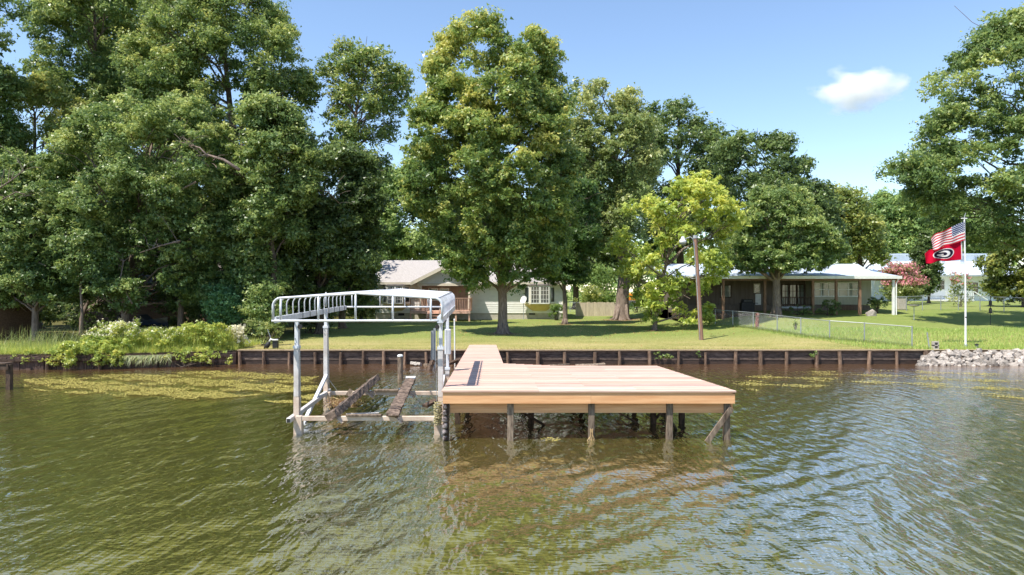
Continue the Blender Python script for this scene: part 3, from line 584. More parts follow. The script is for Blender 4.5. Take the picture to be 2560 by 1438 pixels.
MB().tube([(x + .03, 33.2, -0.4), (x, 33.2, ZV(800, 33.2))], 0.032, 8).build('shaft', M['white'], t); MB().tube([(x, 33.2, ZV(800, 33.2)), (x, 33.2, ZV(797, 33.2))], [0.042, 0.03], 8).build('cap', M['white'], t)
def log(name, a, b, w, h, lab, mt='dark_wood', cat='driftwood'):
    m = ragged([a, b], w, h, random.uniform(-.4, .4), n=8, seed=random.randint(0, 99)); single(m.build(name, M[mt]), lab, cat)
log('driftwood', PX(1062, 912, 33.5), PX(1108, 916, 33.0), 0.22, 0.1, 'broken board lying at the wall foot left of the walkway', 'post')
log('driftwood', PX(1070, 934, 31.2), PX(1082, 902, 31.6), 0.2, 0.16, 'brown stump of root leaning beside the grey channel posts')
log('driftwood', PX(1096, 920, 32.0), PX(1150, 898, 33.2), 0.16, 0.08, 'reddish plank slanting under the walkway edge')
log('driftwood', PX(1355, 916, 33.4), PX(1423, 911, 33.6), 0.25, 0.08, 'pale flat plank floating behind the platform, nearer the walkway', 'post')
log('driftwood', PX(1440, 915, 33.3), PX(1512, 911, 33.5), 0.22, 0.08, 'pale flat plank floating behind the platform, farther from the walkway', 'post')
log('driftwood', PX(1028, 908, 33.4), PX(1052, 911, 33.2), 0.2, 0.14, 'grey lump of rubble at the wall foot left of the channel posts', 'concrete')

# neighbour's jetty at the left edge
ND = thing('neighbour_jetty', 'end of a dark weathered jetty at the left edge of the water', 'dock', (-19.4, 25.4, 0))
zt = ZV(907, 25.2)
for i in range(3): MB().box(-24.5, XU(33, 25.4) - random.uniform(0, .02), 25.0 + i * 0.15, 25.14 + i * 0.15, zt - 0.04, zt).build('deck_board', M['dark_wood'], ND)
MB().box(-24.5, XU(28, 25.2), 25.03, 25.08, zt - 0.24, zt - 0.045).build('beam', M['dark_wood'], ND)
for (x, y) in ((XU(25, 25.2), 25.15), (-22.0, 25.15)): MB().box(x - 0.08, x + 0.08, y - .06, y + 0.1, -1, zt - 0.05).build('post', M['dark_wood'], ND)

# cinder block, steel pipe, garden lantern
b = on_ground(2305, 867); CBk = thing('cinder_block', 'grey cinder block standing on end at the bulkhead corner', 'cinder block', (b.x, 34.5, .7))
m = MB(); X0, X1, Ya, Yb, Z0, Z1 = b.x - .12, b.x + .14, 34.4, 34.6, 0.70, 1.10
for z0, z1 in ((Z0, Z0 + .05), (Z0 + .175, Z0 + .225), (Z1 - .05, Z1)): m.box(X0, X1, Ya, Yb, z0, z1)
m.box(X0, X0 + .045, Ya, Yb, Z0 + .05, Z1 - .05); m.box(X1 - .045, X1, Ya, Yb, Z0 + .05, Z1 - .05); m.box(X0 + .045, X1 - .045, Yb - .03, Yb, Z0 + .05, Z1 - .05); m.build('shell', M['concrete'], CBk)
single(MB().tube([(b.x - .25, 34.55, .68), (b.x - .34, 34.6, 1.55)], 0.03, 7).build('pipe', M['galv']), 'short leaning galvanised pipe beside the cinder block', 'pipe')
x = XU(2442, 34.9); LN = thing('garden_lantern', 'small black solar lantern on the grass above the rocks', 'lantern', (x, 34.9, .7))
MB().box(x - .07, x + .07, 34.83, 34.97, .70, .76).build('base', M['black'], LN); MB().box(x - .05, x + .05, 34.85, 34.95, .762, .88).build('lens', M['glass_pale'], LN)
MB().tube([(x, 34.9, .885), (x, 34.9, .90), (x, 34.9, .96)], [0.12, 0.12, 0.02], 4).build('roof', M['black'], LN)

# tilted outboard by the wall
b = Vector((XU(668, 34.7), 34.7, 0.70)); OM = thing('outboard_motor', 'small black outboard motor with white tiller lying by the bulkhead', 'outboard motor', b)
MB().tube([b + Vector((-.1, 0, .0)), b + Vector((-.02, 0, .15)), b + Vector((.08, 0, .28)), b + Vector((.12, 0, .36))], [.09, .13, .12, .05], 9).build('cowling', M['black'], OM, smooth=True)
MB().tube([b + Vector((.1, 0, .33)), b + Vector((.18, 0, .5)), b + Vector((.3, 0, .46)), b + Vector((.55, 0, .46))], [.05, .05, .04, .05], 8).build('tiller', M['white'], OM, smooth=True)
MB().tube([b + Vector((.2, 0, .48)), b + Vector((.02, 0, 1.0))], .016, 6).build('shaft', M['grey_metal'], OM); MB().tube([b + Vector((.3, .05, .46)), b + Vector((.38, .05, 0))], .014, 6).build('stand', M['grey_metal'], OM)
MB().box(b.x + .26, b.x + .5, 34.72, 34.95, .70, 1.1).build('fuel_tank', M['black'], OM)

# ------------------------------------------------------------------ yard light pole
b = on_ground(1754, 850); tp = PX(1738, 592, b.y)
LP = thing('light_pole', 'leaning rust-red wooden pole with a grey yard light on a curved arm', 'lamp post', b)
MB().tube([b + Vector((0, 0, -.4)), b.lerp(tp, .5), tp], [.14, .125, .105], 12).build('pole', M['rust_pole'], LP)
MB().tube([b + Vector((-.11, -.09, 0)), b.lerp(tp, .5) + Vector((-.1, -.09, 0)), tp + Vector((-.1, -.08, -.3))], .025, 6).build('conduit', M['galv'], LP)
MB().tube([tp + Vector((0, 0, -.1)), tp + Vector((0, 0, .08))], .135, 10).build('pole_cap', M['grey_metal'], LP)
a = tp + Vector((-.1, -.05, -.25)); lc = PX(1707, 603, b.y)
MB().tube([a + Vector((0, 0, -.25)), a + Vector((-.04, 0, .1)), a + Vector((-.2, 0, .24)), lc + Vector((.12, 0, .12))], .03, 7).build('arm', M['galv'], LP, smooth=True)
hd = MB().tube([lc + Vector((0, 0, .26)), lc + Vector((0, 0, .1)), lc + Vector((0, 0, .04)), lc + Vector((0, 0, -.12))], [.08, .12, .2, .21], 14).build('lamp_head', M['alu'], LP, smooth=True)
MB().tube([lc + Vector((0, 0, -.12)), lc + Vector((0, 0, -.2)), lc + Vector((0, 0, -.24))], [.19, .16, .05], 14).build('lens', M['glass_pale'], hd, smooth=True)

# ------------------------------------------------------------------ flagpole and flags
FY = 35.6; fx = XU(2414, FY); fz = float(ground_z(fx, FY)); ft = XU(2411, FY)
FP = thing('flagpole', 'tall thin white flagpole at the shore right of the chain-link fence', 'flagpole', (fx, FY, fz))
MB().tube([(fx, FY, fz - .2), (fx - .01, FY, fz + 3), (ft, FY, ZV(548, FY))], [.05, .045, .032], 10).build('shaft', M['white'], FP)
MB().tube([(fx, FY, fz), (fx, FY, fz + .12)], .075, 10).build('collar', M['grey_metal'], FP)
MB().box(ft - .16, ft + .13, FY - .03, FY + .03, ZV(546, FY) - .02, ZV(546, FY) + .02).build('truck', M['white'], FP)
MB().tube([(ft, FY, ZV(545, FY)), (ft + .01, FY, ZV(540, FY)), (ft + .08, FY, ZV(532, FY))], [.03, .02, .01], 6).build('finial', M['galv'], FP)
MB().tube([(fx - .06, FY - .04, fz + 1.1), (ft - .06, FY - .04, ZV(550, FY))], .006, 4).build('halyard', M['white'], FP)
MB().tube([(fx, FY, ZV(795, FY)), (fx, FY, ZV(792, FY))], .052, 10).build('band', M['black'], FP)
def usflag(s, t):
    if s < 0.4 and t < 7 / 13:
        gx, gy = s / 0.4 * 11, t / (7 / 13) * 9
        ix, iy = round(gx - .5), round(gy - .5)
        d = math.hypot((gx - .5 - ix) * 0.8, (gy - .5 - iy))
        return (0.82, 0.83, 0.86) if (ix + iy) % 2 == 0 and d < 0.40 else S(52, 70, 116)[:3]
    return S(206, 60, 76)[:3] if int(t * 13) % 2 == 0 else (0.84, 0.82, 0.80)
def gflag(s, t):
    if s < 0.03: return (0.82, 0.8, 0.8)
    x, y = (s - 0.5) * 1.6, (t - 0.5); e = (x / 0.40) ** 2 + (y / 0.31) ** 2
    if e > 1.25: return S(204, 26, 58)[:3]
    if e > 1.0: return (0.84, 0.82, 0.82)
    gx, gy = x / 0.27, y / 0.215; r = math.hypot(gx, gy); a = math.degrees(math.atan2(-gy, gx))
    if r < 1 and r > 0.52 and not (2 < a < 40): return (0.84, 0.82, 0.82)
    if 0 < gy < 0.36 and 0.05 < gx < 0.97: return (0.84, 0.82, 0.82)
    return S(44, 40, 60)[:3]
fm, nt, N, K = nodes('printed_flag_cloth'); o_ = N('ShaderNodeOutputMaterial'); d_ = N('ShaderNodeBsdfDiffuse'); t_ = N('ShaderNodeBsdfTranslucent'); x_ = N('ShaderNodeMixShader'); a_ = N('ShaderNodeAttribute'); a_.attribute_name = 'print'
K(a_.outputs['Color'], d_.inputs[0]); K(a_.outputs['Color'], t_.inputs[0]); x_.inputs[0].default_value = .35; K(d_.outputs[0], x_.inputs[1]); K(t_.outputs[0], x_.inputs[2]); K(x_.outputs[0], o_.inputs[0])
def flag(name, label, ht, hb, ftp, fb, fn, yoff, amp):
    nS, nT = 110, 65; co = []; cl = []; loc = PX(*ht, FY) + Vector((0, yoff, 0))
    A, B, Cc, D = [PX(p[0], p[1], FY) for p in (ht, hb, ftp, fb)]
    for j in range(nT + 1):
        t = j / nT
        for i in range(nS + 1):
            s = i / nS; p = A.lerp(Cc, s).lerp(B.lerp(D, s), t)
            w = math.sin(s * 9.5 + t * 2.2) * amp * s + math.sin(s * 17 - t * 3) * amp * .4 * s
            p = p + Vector((0.35 * w, yoff + w + 0.25 * s, 0.4 * w + .05 * math.sin(s * 3.1) * (1 - t))); co.append(tuple(p - loc)); cl.append(fn(min(s, .9999), min(t, .9999)) + (1,))
    W = nS + 1; fc = [(j * W + i, j * W + i + 1, (j + 1) * W + i + 1, (j + 1) * W + i) for j in range(nT) for i in range(nS)]
    me = bpy.data.meshes.new(name); me.from_pydata(co, [], fc); at = me.attributes.new('print', 'FLOAT_COLOR', 'POINT'); at.data.foreach_set('color', np.array(cl, dtype=np.float32).ravel())
    me.polygons.foreach_set('use_smooth', [True] * len(fc)); me.update(); o = link(name, me, fm); o.location = loc
    sd = o.modifiers.new('cloth', 'SOLIDIFY'); sd.thickness = 0.004
    return tag(o, label, 'flag')
flag('national_flag', 'faded stars and stripes flag flying left from the flagpole top', (2410, 554), (2411, 601), (2333, 594), (2338, 626), usflag, -.05, .13)
flag('team_flag', 'red flag with a white letter G in a black oval, below the striped flag', (2406, 603), (2407, 649), (2319, 633), (2322, 657), gflag, .02, .14)

# ------------------------------------------------------------------ chain-link fences
def wires(pts, h, gap=0.11, r=0.0018):
    m = MB()
    for (a, b) in zip(pts[:-1], pts[1:]):
        a = Vector(a); b = Vector(b); L = (b - a).length; n = int((L + h) / gap); d = (b - a) / L
        for k in range(n):
            for sgn in (1, -1):
                s0 = -h + k * gap if sgn > 0 else k * gap; s1 = s0 + h * sgn; p0, p1 = (s0, 0.03), (s1, h)
                lo, hi = 0.0, 1.0
                dx = s1 - s0
                ta, tb = (0 - s0) / dx, (L - s0) / dx; lo, hi = max(lo, min(ta, tb)), min(hi, max(ta, tb))
                if hi - lo < .02: continue
                q = [a + d * (s0 + dx * t) + Vector((0, 0, .03 + (h - .03) * t)) for t in (lo, hi)]
                for t_i, t in enumerate((lo, hi)): q[t_i].z = (a.z + (b.z - a.z) * (s0 + dx * t) / L) + .03 + (h - .05) * t
                n0 = len(m.v); up = Vector((0, r, 0)); sd = Vector((r, 0, r * .5))
                m.v += [tuple(q[0] + up), tuple(q[0] - up + sd), tuple(q[0] - up - sd), tuple(q[1] + up), tuple(q[1] - up + sd), tuple(q[1] - up - sd)]
                m.f += [(n0, n0 + 1, n0 + 4, n0 + 3), (n0 + 1, n0 + 2, n0 + 5, n0 + 4), (n0 + 2, n0, n0 + 3, n0 + 5)]
    return m
def chainlink(label, px_, h, mt='galv', gap=.11, r=.0018, rail=True):
    P = [on_ground(u, v) for u, v in px_]; t = thing('chain_link_fence', label, 'fence', P[len(P) // 2])
    for p in P:
        MB().tube([p + Vector((0, 0, -.3)), p + Vector((0, 0, h + .04))], .032, 8).build('post', M[mt], t)
    if rail:
        for a, b in zip(P[:-1], P[1:]): MB().tube([a + Vector((0, 0, h)), b + Vector((0, 0, h))], .022, 7).build('top_rail', M[mt], t)
    w = wires(P, h, gap, r).build('wire_mesh', M[mt], t); w['kind'] = 'stuff'; return P
chainlink('galvanised chain-link fence running from the bulkhead up to the right house', [(2280, 868), (2161, 856), (2074, 849), (2002, 840), (1943, 831), (1883, 822), (1832, 816), (1788, 811)], 1.05)
chainlink('far chain-link fence across the lawn behind the wide tree trunk', [(1425, 781), (1462, 783), (1497, 781), (1545, 779), (1600, 780), (1655, 785), (1700, 792)], 1.15, 'grey_metal', .13)
chainlink('low chain-link fence in front of the white house on the right', [(2238, 778), (2266, 778), (2306, 776), (2352, 776), (2396, 776), (2450, 777), (2510, 780), (2570, 783)], 1.15, 'galv', .14)

# ------------------------------------------------------------------ windows and siding helpers
def window(parent, x0, x1, z0, z1, Y, cols=1, rows=1, fr='white', gl='glass', t=.07, mun=.028, d=.05):
    m = MB(); m.box(x0, x1, Y - d, Y, z0, z0 + t).box(x0, x1, Y - d, Y, z1 - t, z1).box(x0, x0 + t, Y - d, Y, z0 + t, z1 - t).box(x1 - t, x1, Y - d, Y, z0 + t, z1 - t)
    w = m.build('window', M[fr], parent); MB().box(x0 + t, x1 - t, Y - .022, Y - .012, z0 + t, z1 - t).build('pane', M[gl], w)
    if cols > 1 or rows > 1:
        for i in range(1, cols): x = x0 + (x1 - x0) * i / cols; MB().box(x - mun / 2, x + mun / 2, Y - .042, Y - .0225, z0 + t, z1 - t).build('muntin', M[fr], w)
        for i in range(1, rows): z = z0 + (z1 - z0) * i / rows; MB().box(x0 + t, x1 - t, Y - .040, Y - .0225, z - mun / 2, z + mun / 2).build('muntin', M[fr], w)
    return w
def laps(parent, x0, x1, z0, z1, Y, course, holes=(), mt='siding', name='siding_board'):
    z = z0
    while z < z1 - .02:
        zt = min(z + course, z1); seg = [(x0, x1)]
        for (a, b, c, d) in holes:
            if d > z + .02 and c < zt - .02:
                ns = []
                for (p, q) in seg:
                    if b <= p or a >= q: ns.append((p, q)); continue
                    if a > p: ns.append((p, a))
                    if b < q: ns.append((b, q))
                seg = ns
        for (p, q) in seg:
            if q - p > .05: MB().hexa([(p, Y - .034, z), (q, Y - .034, z), (q, Y, z), (p, Y, z)], [(p, Y - .012, zt - .002), (q, Y - .012, zt - .002), (q, Y, zt - .002), (p, Y, zt - .002)]).build(name, M[mt], parent)
        z = zt

# ------------------------------------------------------------------ main house
HY = 62.0; hx0, hx1 = -12.4, XU(1406, HY); gz = 1.0; fzt = ZV(782, HY); ez = ZV(709, HY)
H1 = thing('lake_house', 'single-storey grey sided house with gabled porch behind the tall tree', 'house', ((hx0 + hx1) / 2, HY, gz))
MB().box(hx0, hx1, HY, HY + 9.5, fzt, ez).build('wall', M['siding'], H1)
MB().box(hx0 + .03, hx1 - .03, HY + .02, HY + 9.4, gz - .4, fzt).build('foundation', M['block'], H1)
pa, pb = XU(1050, HY), XU(1174, HY)
bayL = (XU(957, HY), XU(1026, HY)); bayR = (XU(1310, HY), XU(1388, HY))
zb0, zb1 = ZV(760, HY), ZV(714, HY)
holes = [(pa, pb, fzt, ez), (bayL[0] + .4, bayL[1] - .4, ZV(776, HY), zb1 + .2), (bayR[0] + .3, bayR[1] - .3, ZV(776, HY), zb1 + .2)]
laps(H1, hx0 - .02, hx1 + .02, fzt - .03, ez - .05, HY, .205, holes)
MB().box(hx1 + .001, hx1 + .05, HY - .05, HY + .1, fzt, ez).build('corner_trim', M['trim'], H1)
for (x, z) in ((XU(1003, HY), ZV(786, HY)), (XU(1330, HY), ZV(784, HY))): MB().box(x - .28, x + .28, HY + .005, HY + .016, z - .12, z + .1).build('vent', M['black'], H1)
# roof
RT = HY + 5.0; rz = ZV(651, RT); xa, xb = -12.75, hx1 + .45; ey = HY - .55
rf = MB().hexa([(xa, ey, ez), (xb, ey, ez), (xb, RT, rz - .14), (xa, RT, rz - .14)], [(xa, ey, ez + .12), (xb, ey, ez + .12), (xb, RT, rz), (xa, RT, rz)])
rf.hexa([(xa, RT + .002, rz - .14), (xb, RT + .002, rz - .14), (xb, HY + 10, ez), (xa, HY + 10, ez)], [(xa, RT + .002, rz), (xb, RT + .002, rz), (xb, HY + 10, ez + .12), (xa, HY + 10, ez + .12)])
rfo = rf.build('roof', M['shingle'], H1)
MB().box(xa, XU(1030, 61), ey - .035, ey - .003, ez - .1, ez + .1).build('gutter', M['trim'], rfo); MB().box(XU(1186, 61), xb, ey - .035, ey - .003, ez - .1, ez + .1).build('gutter', M['trim'], rfo)
MB().poly([(xa + .4, HY + .1, ez), (xa + .4, HY + 9.4, ez), (xa + .4, RT, rz - .2)]).poly([(xb - .5, HY + .1, ez), (xb - .5, RT, rz - .2), (xb - .5, HY + 9.4, ez)]).build('gable_wall', M['siding'], H1)
# porch: gable, ceiling beam, recess
PY = 59.6; gx0, gx1 = XU(1028, PY), XU(1188, PY); gc = (gx0 + gx1) / 2; gzb = ZV(708, PY); gzp = ZV(668, PY)
pr = MB()
for (xe, s) in ((gx0, -1), (gx1, 1)):
    pr.hexa([(xe, PY - .35, gzb - .08), (gc, PY - .35, gzp - .08), (gc, HY + 3.0, gzp - .08), (xe, HY + 3.0, gzb - .08)][::s], [(xe, PY - .35, gzb + .1), (gc, PY - .35, gzp + .1), (gc, HY + 3.0, gzp + .1), (xe, HY + 3.0, gzb + .1)][::s])
pro = pr.build('porch_roof', M['shingle'], H1)
for (xe, s) in ((gx0, -1), (gx1, 1)):
    MB().hexa([(xe, PY - .40, gzb - .22), (gc, PY - .40, gzp - .22), (gc, PY - .352, gzp - .22), (xe, PY - .352, gzb - .22)][::s], [(xe, PY - .40, gzb + .06), (gc, PY - .40, gzp + .06), (gc, PY - .352, gzp + .06), (xe, PY - .352, gzb + .06)][::s]).build('rake_board', M['trim'], pro)
z = gzb - .02
while z < gzp - .3:
    f = 1 - (z - gzb) / (gzp - gzb); f2 = 1 - (z + .2 - gzb) / (gzp - gzb); wa, wb = (gx1 - gx0) / 2 * f - .35, (gx1 - gx0) / 2 * f2 - .35
    if wb > .05: MB().hexa([(gc - wa, PY - .034, z), (gc + wa, PY - .034, z), (gc + wa, PY + .05, z), (gc - wa, PY + .05, z)], [(gc - wb, PY - .012, z + .198), (gc + wb, PY - .012, z + .198), (gc + wb, PY + .05, z + .198), (gc - wb, PY + .05, z + .198)]).build('gable_board', M['siding'], pro)
    z += .2
MB().box(gx0 + .5, gx1 - .35, PY - .06, PY + .1, ZV(715, PY), gzb - .03).build('porch_beam', M['trim'], H1)
for u in (1051.5, 1173): MB().box(XU(u, PY) - .09, XU(u, PY) + .09, PY - .05, PY + .13, ZV(776, PY), ZV(715, PY)).build('porch_post', M['trim'], H1)
MB().box(pa, pb, HY - .03, HY - .006, fzt, ez - .02).build('porch_wall', M['porch_wall'], H1)
for i in range(9): x = pa + (pb - pa) * (i + .5) / 9; MB().box(x - .02, x + .02, HY - .045, HY - .031, fzt, ez - .05).build('batten', M['porch_wall'], H1)
window(H1, XU(1071, HY), XU(1096, HY), ZV(752, HY), ZV(720, HY), HY - .032, 1, 2); window(H1, XU(1099, HY), XU(1123, HY), ZV(752, HY), ZV(720, HY), HY - .032, 1, 2)
dr = MB().box(XU(1132, HY), XU(1164, HY), HY - .09, HY - .047, fzt, ZV(718, HY)).build('door', M['porch_wall'], H1); MB().tube([(XU(1136, HY), HY - .13, ZV(755, HY)), (XU(1136, HY), HY - .09, ZV(755, HY))], .035, 8).build('handle', M['galv'], dr)
# porch deck with rail and steps
DZ = ZV(777, 59); dx0, dx1, dy0 = XU(1025, 58.6), XU(1176, 58.6), 58.6
DKp = thing('porch_deck', 'red-brown wooden porch deck with balusters and steps on the grey house', 'porch deck', ((dx0 + dx1) / 2, dy0, gz))
for i in range(23): MB().box(dx0, dx1, dy0 + i * .145, dy0 + .14 + i * .145, DZ - .04, DZ).build('deck_board', M['red_wood'], DKp)
MB().box(dx0, dx1, dy0 - .045, dy0 - .003, DZ - .24, DZ - .005).build('rim_board', M['red_wood'], DKp)
sx0, sx1 = XU(1071, dy0), XU(1103, dy0); zr = ZV(745, dy0)
runs = ((dx0, sx0), (sx1, dx1))
for (a, b) in runs:
    MB().box(a, b, dy0 - .07, dy0 + .07, zr - .05, zr).build('hand_rail', M['red_wood'], DKp); MB().box(a, b, dy0 + .0, dy0 + .045, DZ + .09, DZ + .17).build('bottom_rail', M['red_wood'], DKp)
    for x in np.arange(a + .1, b - .05, .145): MB().box(x - .02, x + .02, dy0 - .045, dy0 - .001, DZ + .05, zr - .052).build('baluster', M['red_wood'], DKp)
    for x in (a + .05, b - .05): MB().box(x - .05, x + .05, dy0 + .05, dy0 + .15, DZ + .002, zr - .06).build('rail_post', M['red_wood'], DKp)
for x in (dx0 + .05, sx0 - .05, sx1 + .05, (sx1 + dx1) / 2, dx1 - .1): MB().box(x - .07, x + .07, dy0 + .02, dy0 + .16, gz - .2, DZ - .045).build('leg', M['red_wood'], DKp)
for y in np.arange(dy0 + .3, 61.6, .145): MB().box(dx1 - .06, dx1 - .02, y, y + .04, DZ + .03, zr - .05).build('baluster', M['red_wood'], DKp)
MB().box(dx1 - .1, dx1 + .02, dy0 + .1, 61.8, zr - .05, zr).build('hand_rail', M['red_wood'], DKp)
for i in range(4): MB().box(sx0 + .05, sx1 - .05, dy0 - .08 - .28 * (i + 1), dy0 - .08 - .28 * i, DZ - .2 * (i + 1) - .05, DZ - .2 * (i + 1)).build('step', M['red_wood'], DKp)
for x in (sx0, sx1):
    MB().hexa([(x - .03, dy0 - 1.25, gz - .1), (x + .03, dy0 - 1.25, gz - .1), (x + .03, dy0 - .05, DZ - .4), (x - .03, dy0 - .05, DZ - .4)], [(x - .03, dy0 - 1.25, gz + .12), (x + .03, dy0 - 1.25, gz + .12), (x + .03, dy0 - .05, DZ - .05), (x - .03, dy0 - .05, DZ - .05)]).build('stringer', M['red_wood'], DKp)
    MB().bar((x, dy0 - 1.2, gz + .95), (x, dy0, zr), .06, .06).build('stair_rail', M['red_wood'], DKp); MB().box(x - .045, x + .045, dy0 - 1.24, dy0 - 1.15, gz - .1, gz + .94).build('stair_post', M['red_wood'], DKp)
# bay windows
def bay(x0, x1, under, n):
    proj = .75; ins = .55; Yf = HY - proj
    w = MB().hexa([(x0, HY - .002, zb0 - .02), (x0 + ins, Yf, zb0 - .02), (x1 - ins, Yf, zb0 - .02), (x1, HY - .002, zb0 - .02)], [(x0, HY - .002, zb1), (x0 + ins, Yf, zb1), (x1 - ins, Yf, zb1), (x1, HY - .002, zb1)]).build('bay', M['trim'], H1)
    zl = ZV(777, HY)
    MB().hexa([(x0 + .75, HY - .003, zl), (x0 + .95, HY - .2, zl), (x1 - .95, HY - .2, zl), (x1 - .75, HY - .003, zl)], [(x0, HY - .003, zb0 - .022), (x0 + ins, Yf, zb0 - .022), (x1 - ins, Yf, zb0 - .022), (x1, HY - .003, zb0 - .022)]).build('bay_skirt', M['tan'], w)
    MB().hexa([(x0 - .1, HY - .003, zb1 + .002), (x0 + ins - .05, Yf - .1, zb1 + .002), (x1 - ins + .05, Yf - .1, zb1 + .002), (x1 + .1, HY - .003, zb1 + .002)], [(x0 + .3, HY - .003, zb1 + .3), (x0 + ins + .1, Yf + .4, zb1 + .28), (x1 - ins - .1, Yf + .4, zb1 + .28), (x1 - .3, HY - .003, zb1 + .3)]).build('bay_roof', M['brown_roof'], w)
    m = (x1 - x0 - 2 * ins) / n
    for i in range(n): window(H1, x0 + ins + m * i + .015, x0 + ins + m * (i + 1) - .015, zb0 + .03, zb1 - .03, Yf - .002, 3, 4, 'white', 'glass', .08, .03)
    for (p, q) in (((x0, HY), (x0 + ins, Yf)), ((x1 - ins, Yf), (x1, HY))):
        A = Vector((p[0], p[1], 0)); B = Vector((q[0], q[1], 0)); d = (B - A); nrm = Vector((d.y, -d.x, 0)).normalized()
        nrm = nrm if nrm.y < 0 else -nrm
        a, b = A + d * .1 + nrm * .01, A + d * .9 + nrm * .01; f = MB().hexa([a + Vector((0, 0, zb0 + .1)), b + Vector((0, 0, zb0 + .1)), b + nrm * .02 + Vector((0, 0, zb0 + .1)), a + nrm * .02 + Vector((0, 0, zb0 + .1))], [a + Vector((0, 0, zb1 - .1)), b + Vector((0, 0, zb1 - .1)), b + nrm * .02 + Vector((0, 0, zb1 - .1)), a + nrm * .02 + Vector((0, 0, zb1 - .1))]).build('side_window', M['white'], H1)
        a2, b2 = A + d * .2 + nrm * .032, A + d * .8 + nrm * .032; MB().poly([a2 + Vector((0, 0, zb0 + .18)), b2 + Vector((0, 0, zb0 + .18)), b2 + Vector((0, 0, zb1 - .18)), a2 + Vector((0, 0, zb1 - .18))]).build('pane', M['glass'], f)
bay(bayL[0], bayL[1], True, 2); bay(bayR[0], bayR[1], True, 2)
# satellite dish
b = on_ground(1309, 799); DS = thing('satellite_dish', 'white satellite dish on a thin pole beside the right bay window', 'satellite dish', b)
c = Vector((b.x, b.y, ZV(750, b.y))); MB().tube([b + Vector((0, 0, -.2)), c], .03, 7).build('pole', M['galv'], DS)
m = MB(); ax = Vector((-.55, -.75, .4)).normalized(); e1 = ax.cross(Vector((0, 0, 1))).normalized(); e2 = e1.cross(ax); m.v.append(tuple(c - ax * .08))
for ring, (rr, dd) in enumerate(((.17, -.05), (.3, .0), (.37, .04))):
    for k in range(16): t = k * math.pi / 8; m.v.append(tuple(c + e1 * rr * math.cos(t) * .9 + e2 * rr * math.sin(t) + ax * dd))
for k in range(16):
    m.f.append((0, 1 + k, 1 + (k + 1) % 16))
    for r_ in (0, 1): m.f.append((1 + r_ * 16 + k, 17 + r_ * 16 + k, 17 + r_ * 16 + (k + 1) % 16, 1 + r_ * 16 + (k + 1) % 16))
dsh = m.build('dish', M['white'], DS, smooth=True); sd = dsh.modifiers.new('s', 'SOLIDIFY'); sd.thickness = .02
MB().tube([c - e2 * .42, c + ax * .5 - e2 * .05], .014, 5).build('feed_arm', M['grey_metal'], DS)

# ------------------------------------------------------------------ right house with the long porch
H2 = thing('porch_house', 'low olive house with a long shaded porch under a pale metal roof', 'house', (21, 55, 1.8))
wy = 55.0; x0, x1 = 12.9, XU(2178, wy); xm = XU(2032, wy); zb, zt2 = 1.9, ZV(700, 52)
MB().box(xm, x1, wy, wy + 6, ZV(762, wy), zt2 + .5).build('wall', M['olive_wall'], H2)
for i in range(int((x1 - xm) / .3)): MB().box(xm + i * .3, xm + i * .3 + .022, wy - .012, wy - .001, ZV(762, wy), ZV(742, wy)).build('batten', M['olive_wall'], H2)
MB().box(x0, xm - .003, wy + 1.4, wy + 6, 1.2, zt2 + .6).build('porch_back_wall', M['dark_wall'], H2)
MB().box(x0, x1 - .05, wy + .06, wy + 5.8, 0.6, ZV(763, wy)).build('skirt', M['dark_wall'], H2)
MB().box(x0, xm - .02, 52.3, wy + 1.35, 1.5, 1.93).build('porch_floor', M['dark_wood'], H2)
wz0, wz1 = ZV(742, wy), ZV(706, wy)
window(H2, XU(2034, wy), XU(2090, wy), wz0, wz1, wy - .002, 3, 2, 'white', 'glass_pale', .07, .05); window(H2, XU(2094, wy), XU(2146, wy), wz0, wz1, wy - .002, 2, 2, 'white', 'glass_pale', .07, .05)
Yb = wy + 1.39
window(H2, XU(1884, Yb), XU(1900, Yb), ZV(733, Yb), ZV(709, Yb), Yb, 1, 2, 'trim', 'glass_pale'); window(H2, XU(1800, Yb), XU(1828, Yb), ZV(745, Yb), ZV(712, Yb), Yb, 1, 1, 'dark_wood', 'glass_pale')
for i in range(4): a = XU(1953, Yb) + i * (XU(2030, Yb) - XU(1953, Yb)) / 4; window(H2, a + .02, a + .62, ZV(762, Yb), ZV(711, Yb), Yb, 2, 3, 'dark_wood', 'glass_pale', .06, .04)
dr = MB().box(XU(1888, Yb), XU(1902, Yb), Yb - .05, Yb - .012, 1.95, ZV(735, Yb)).build('door', M['white'], H2)
# porch rail
pr = MB().box(XU(1953, 52.6), XU(2032, 52.6), 52.58, 52.64, ZV(744, 52.6), ZV(742, 52.6)).build('porch_rail', M['dark_wood'], H2)
for u in np.arange(1955, 2031, 4.5): MB().box(XU(u, 52.6) - .02, XU(u, 52.6) + .02, 52.59, 52.63, ZV(766, 52.6), ZV(744.2, 52.6)).build('baluster', M['dark_wood'], pr)
MB().box(XU(1953, 52.6), XU(2032, 52.6), 52.45, 52.7, ZV(771, 52.6), ZV(766.5, 52.6)).build('porch_edge', M['grey_metal'], H2)
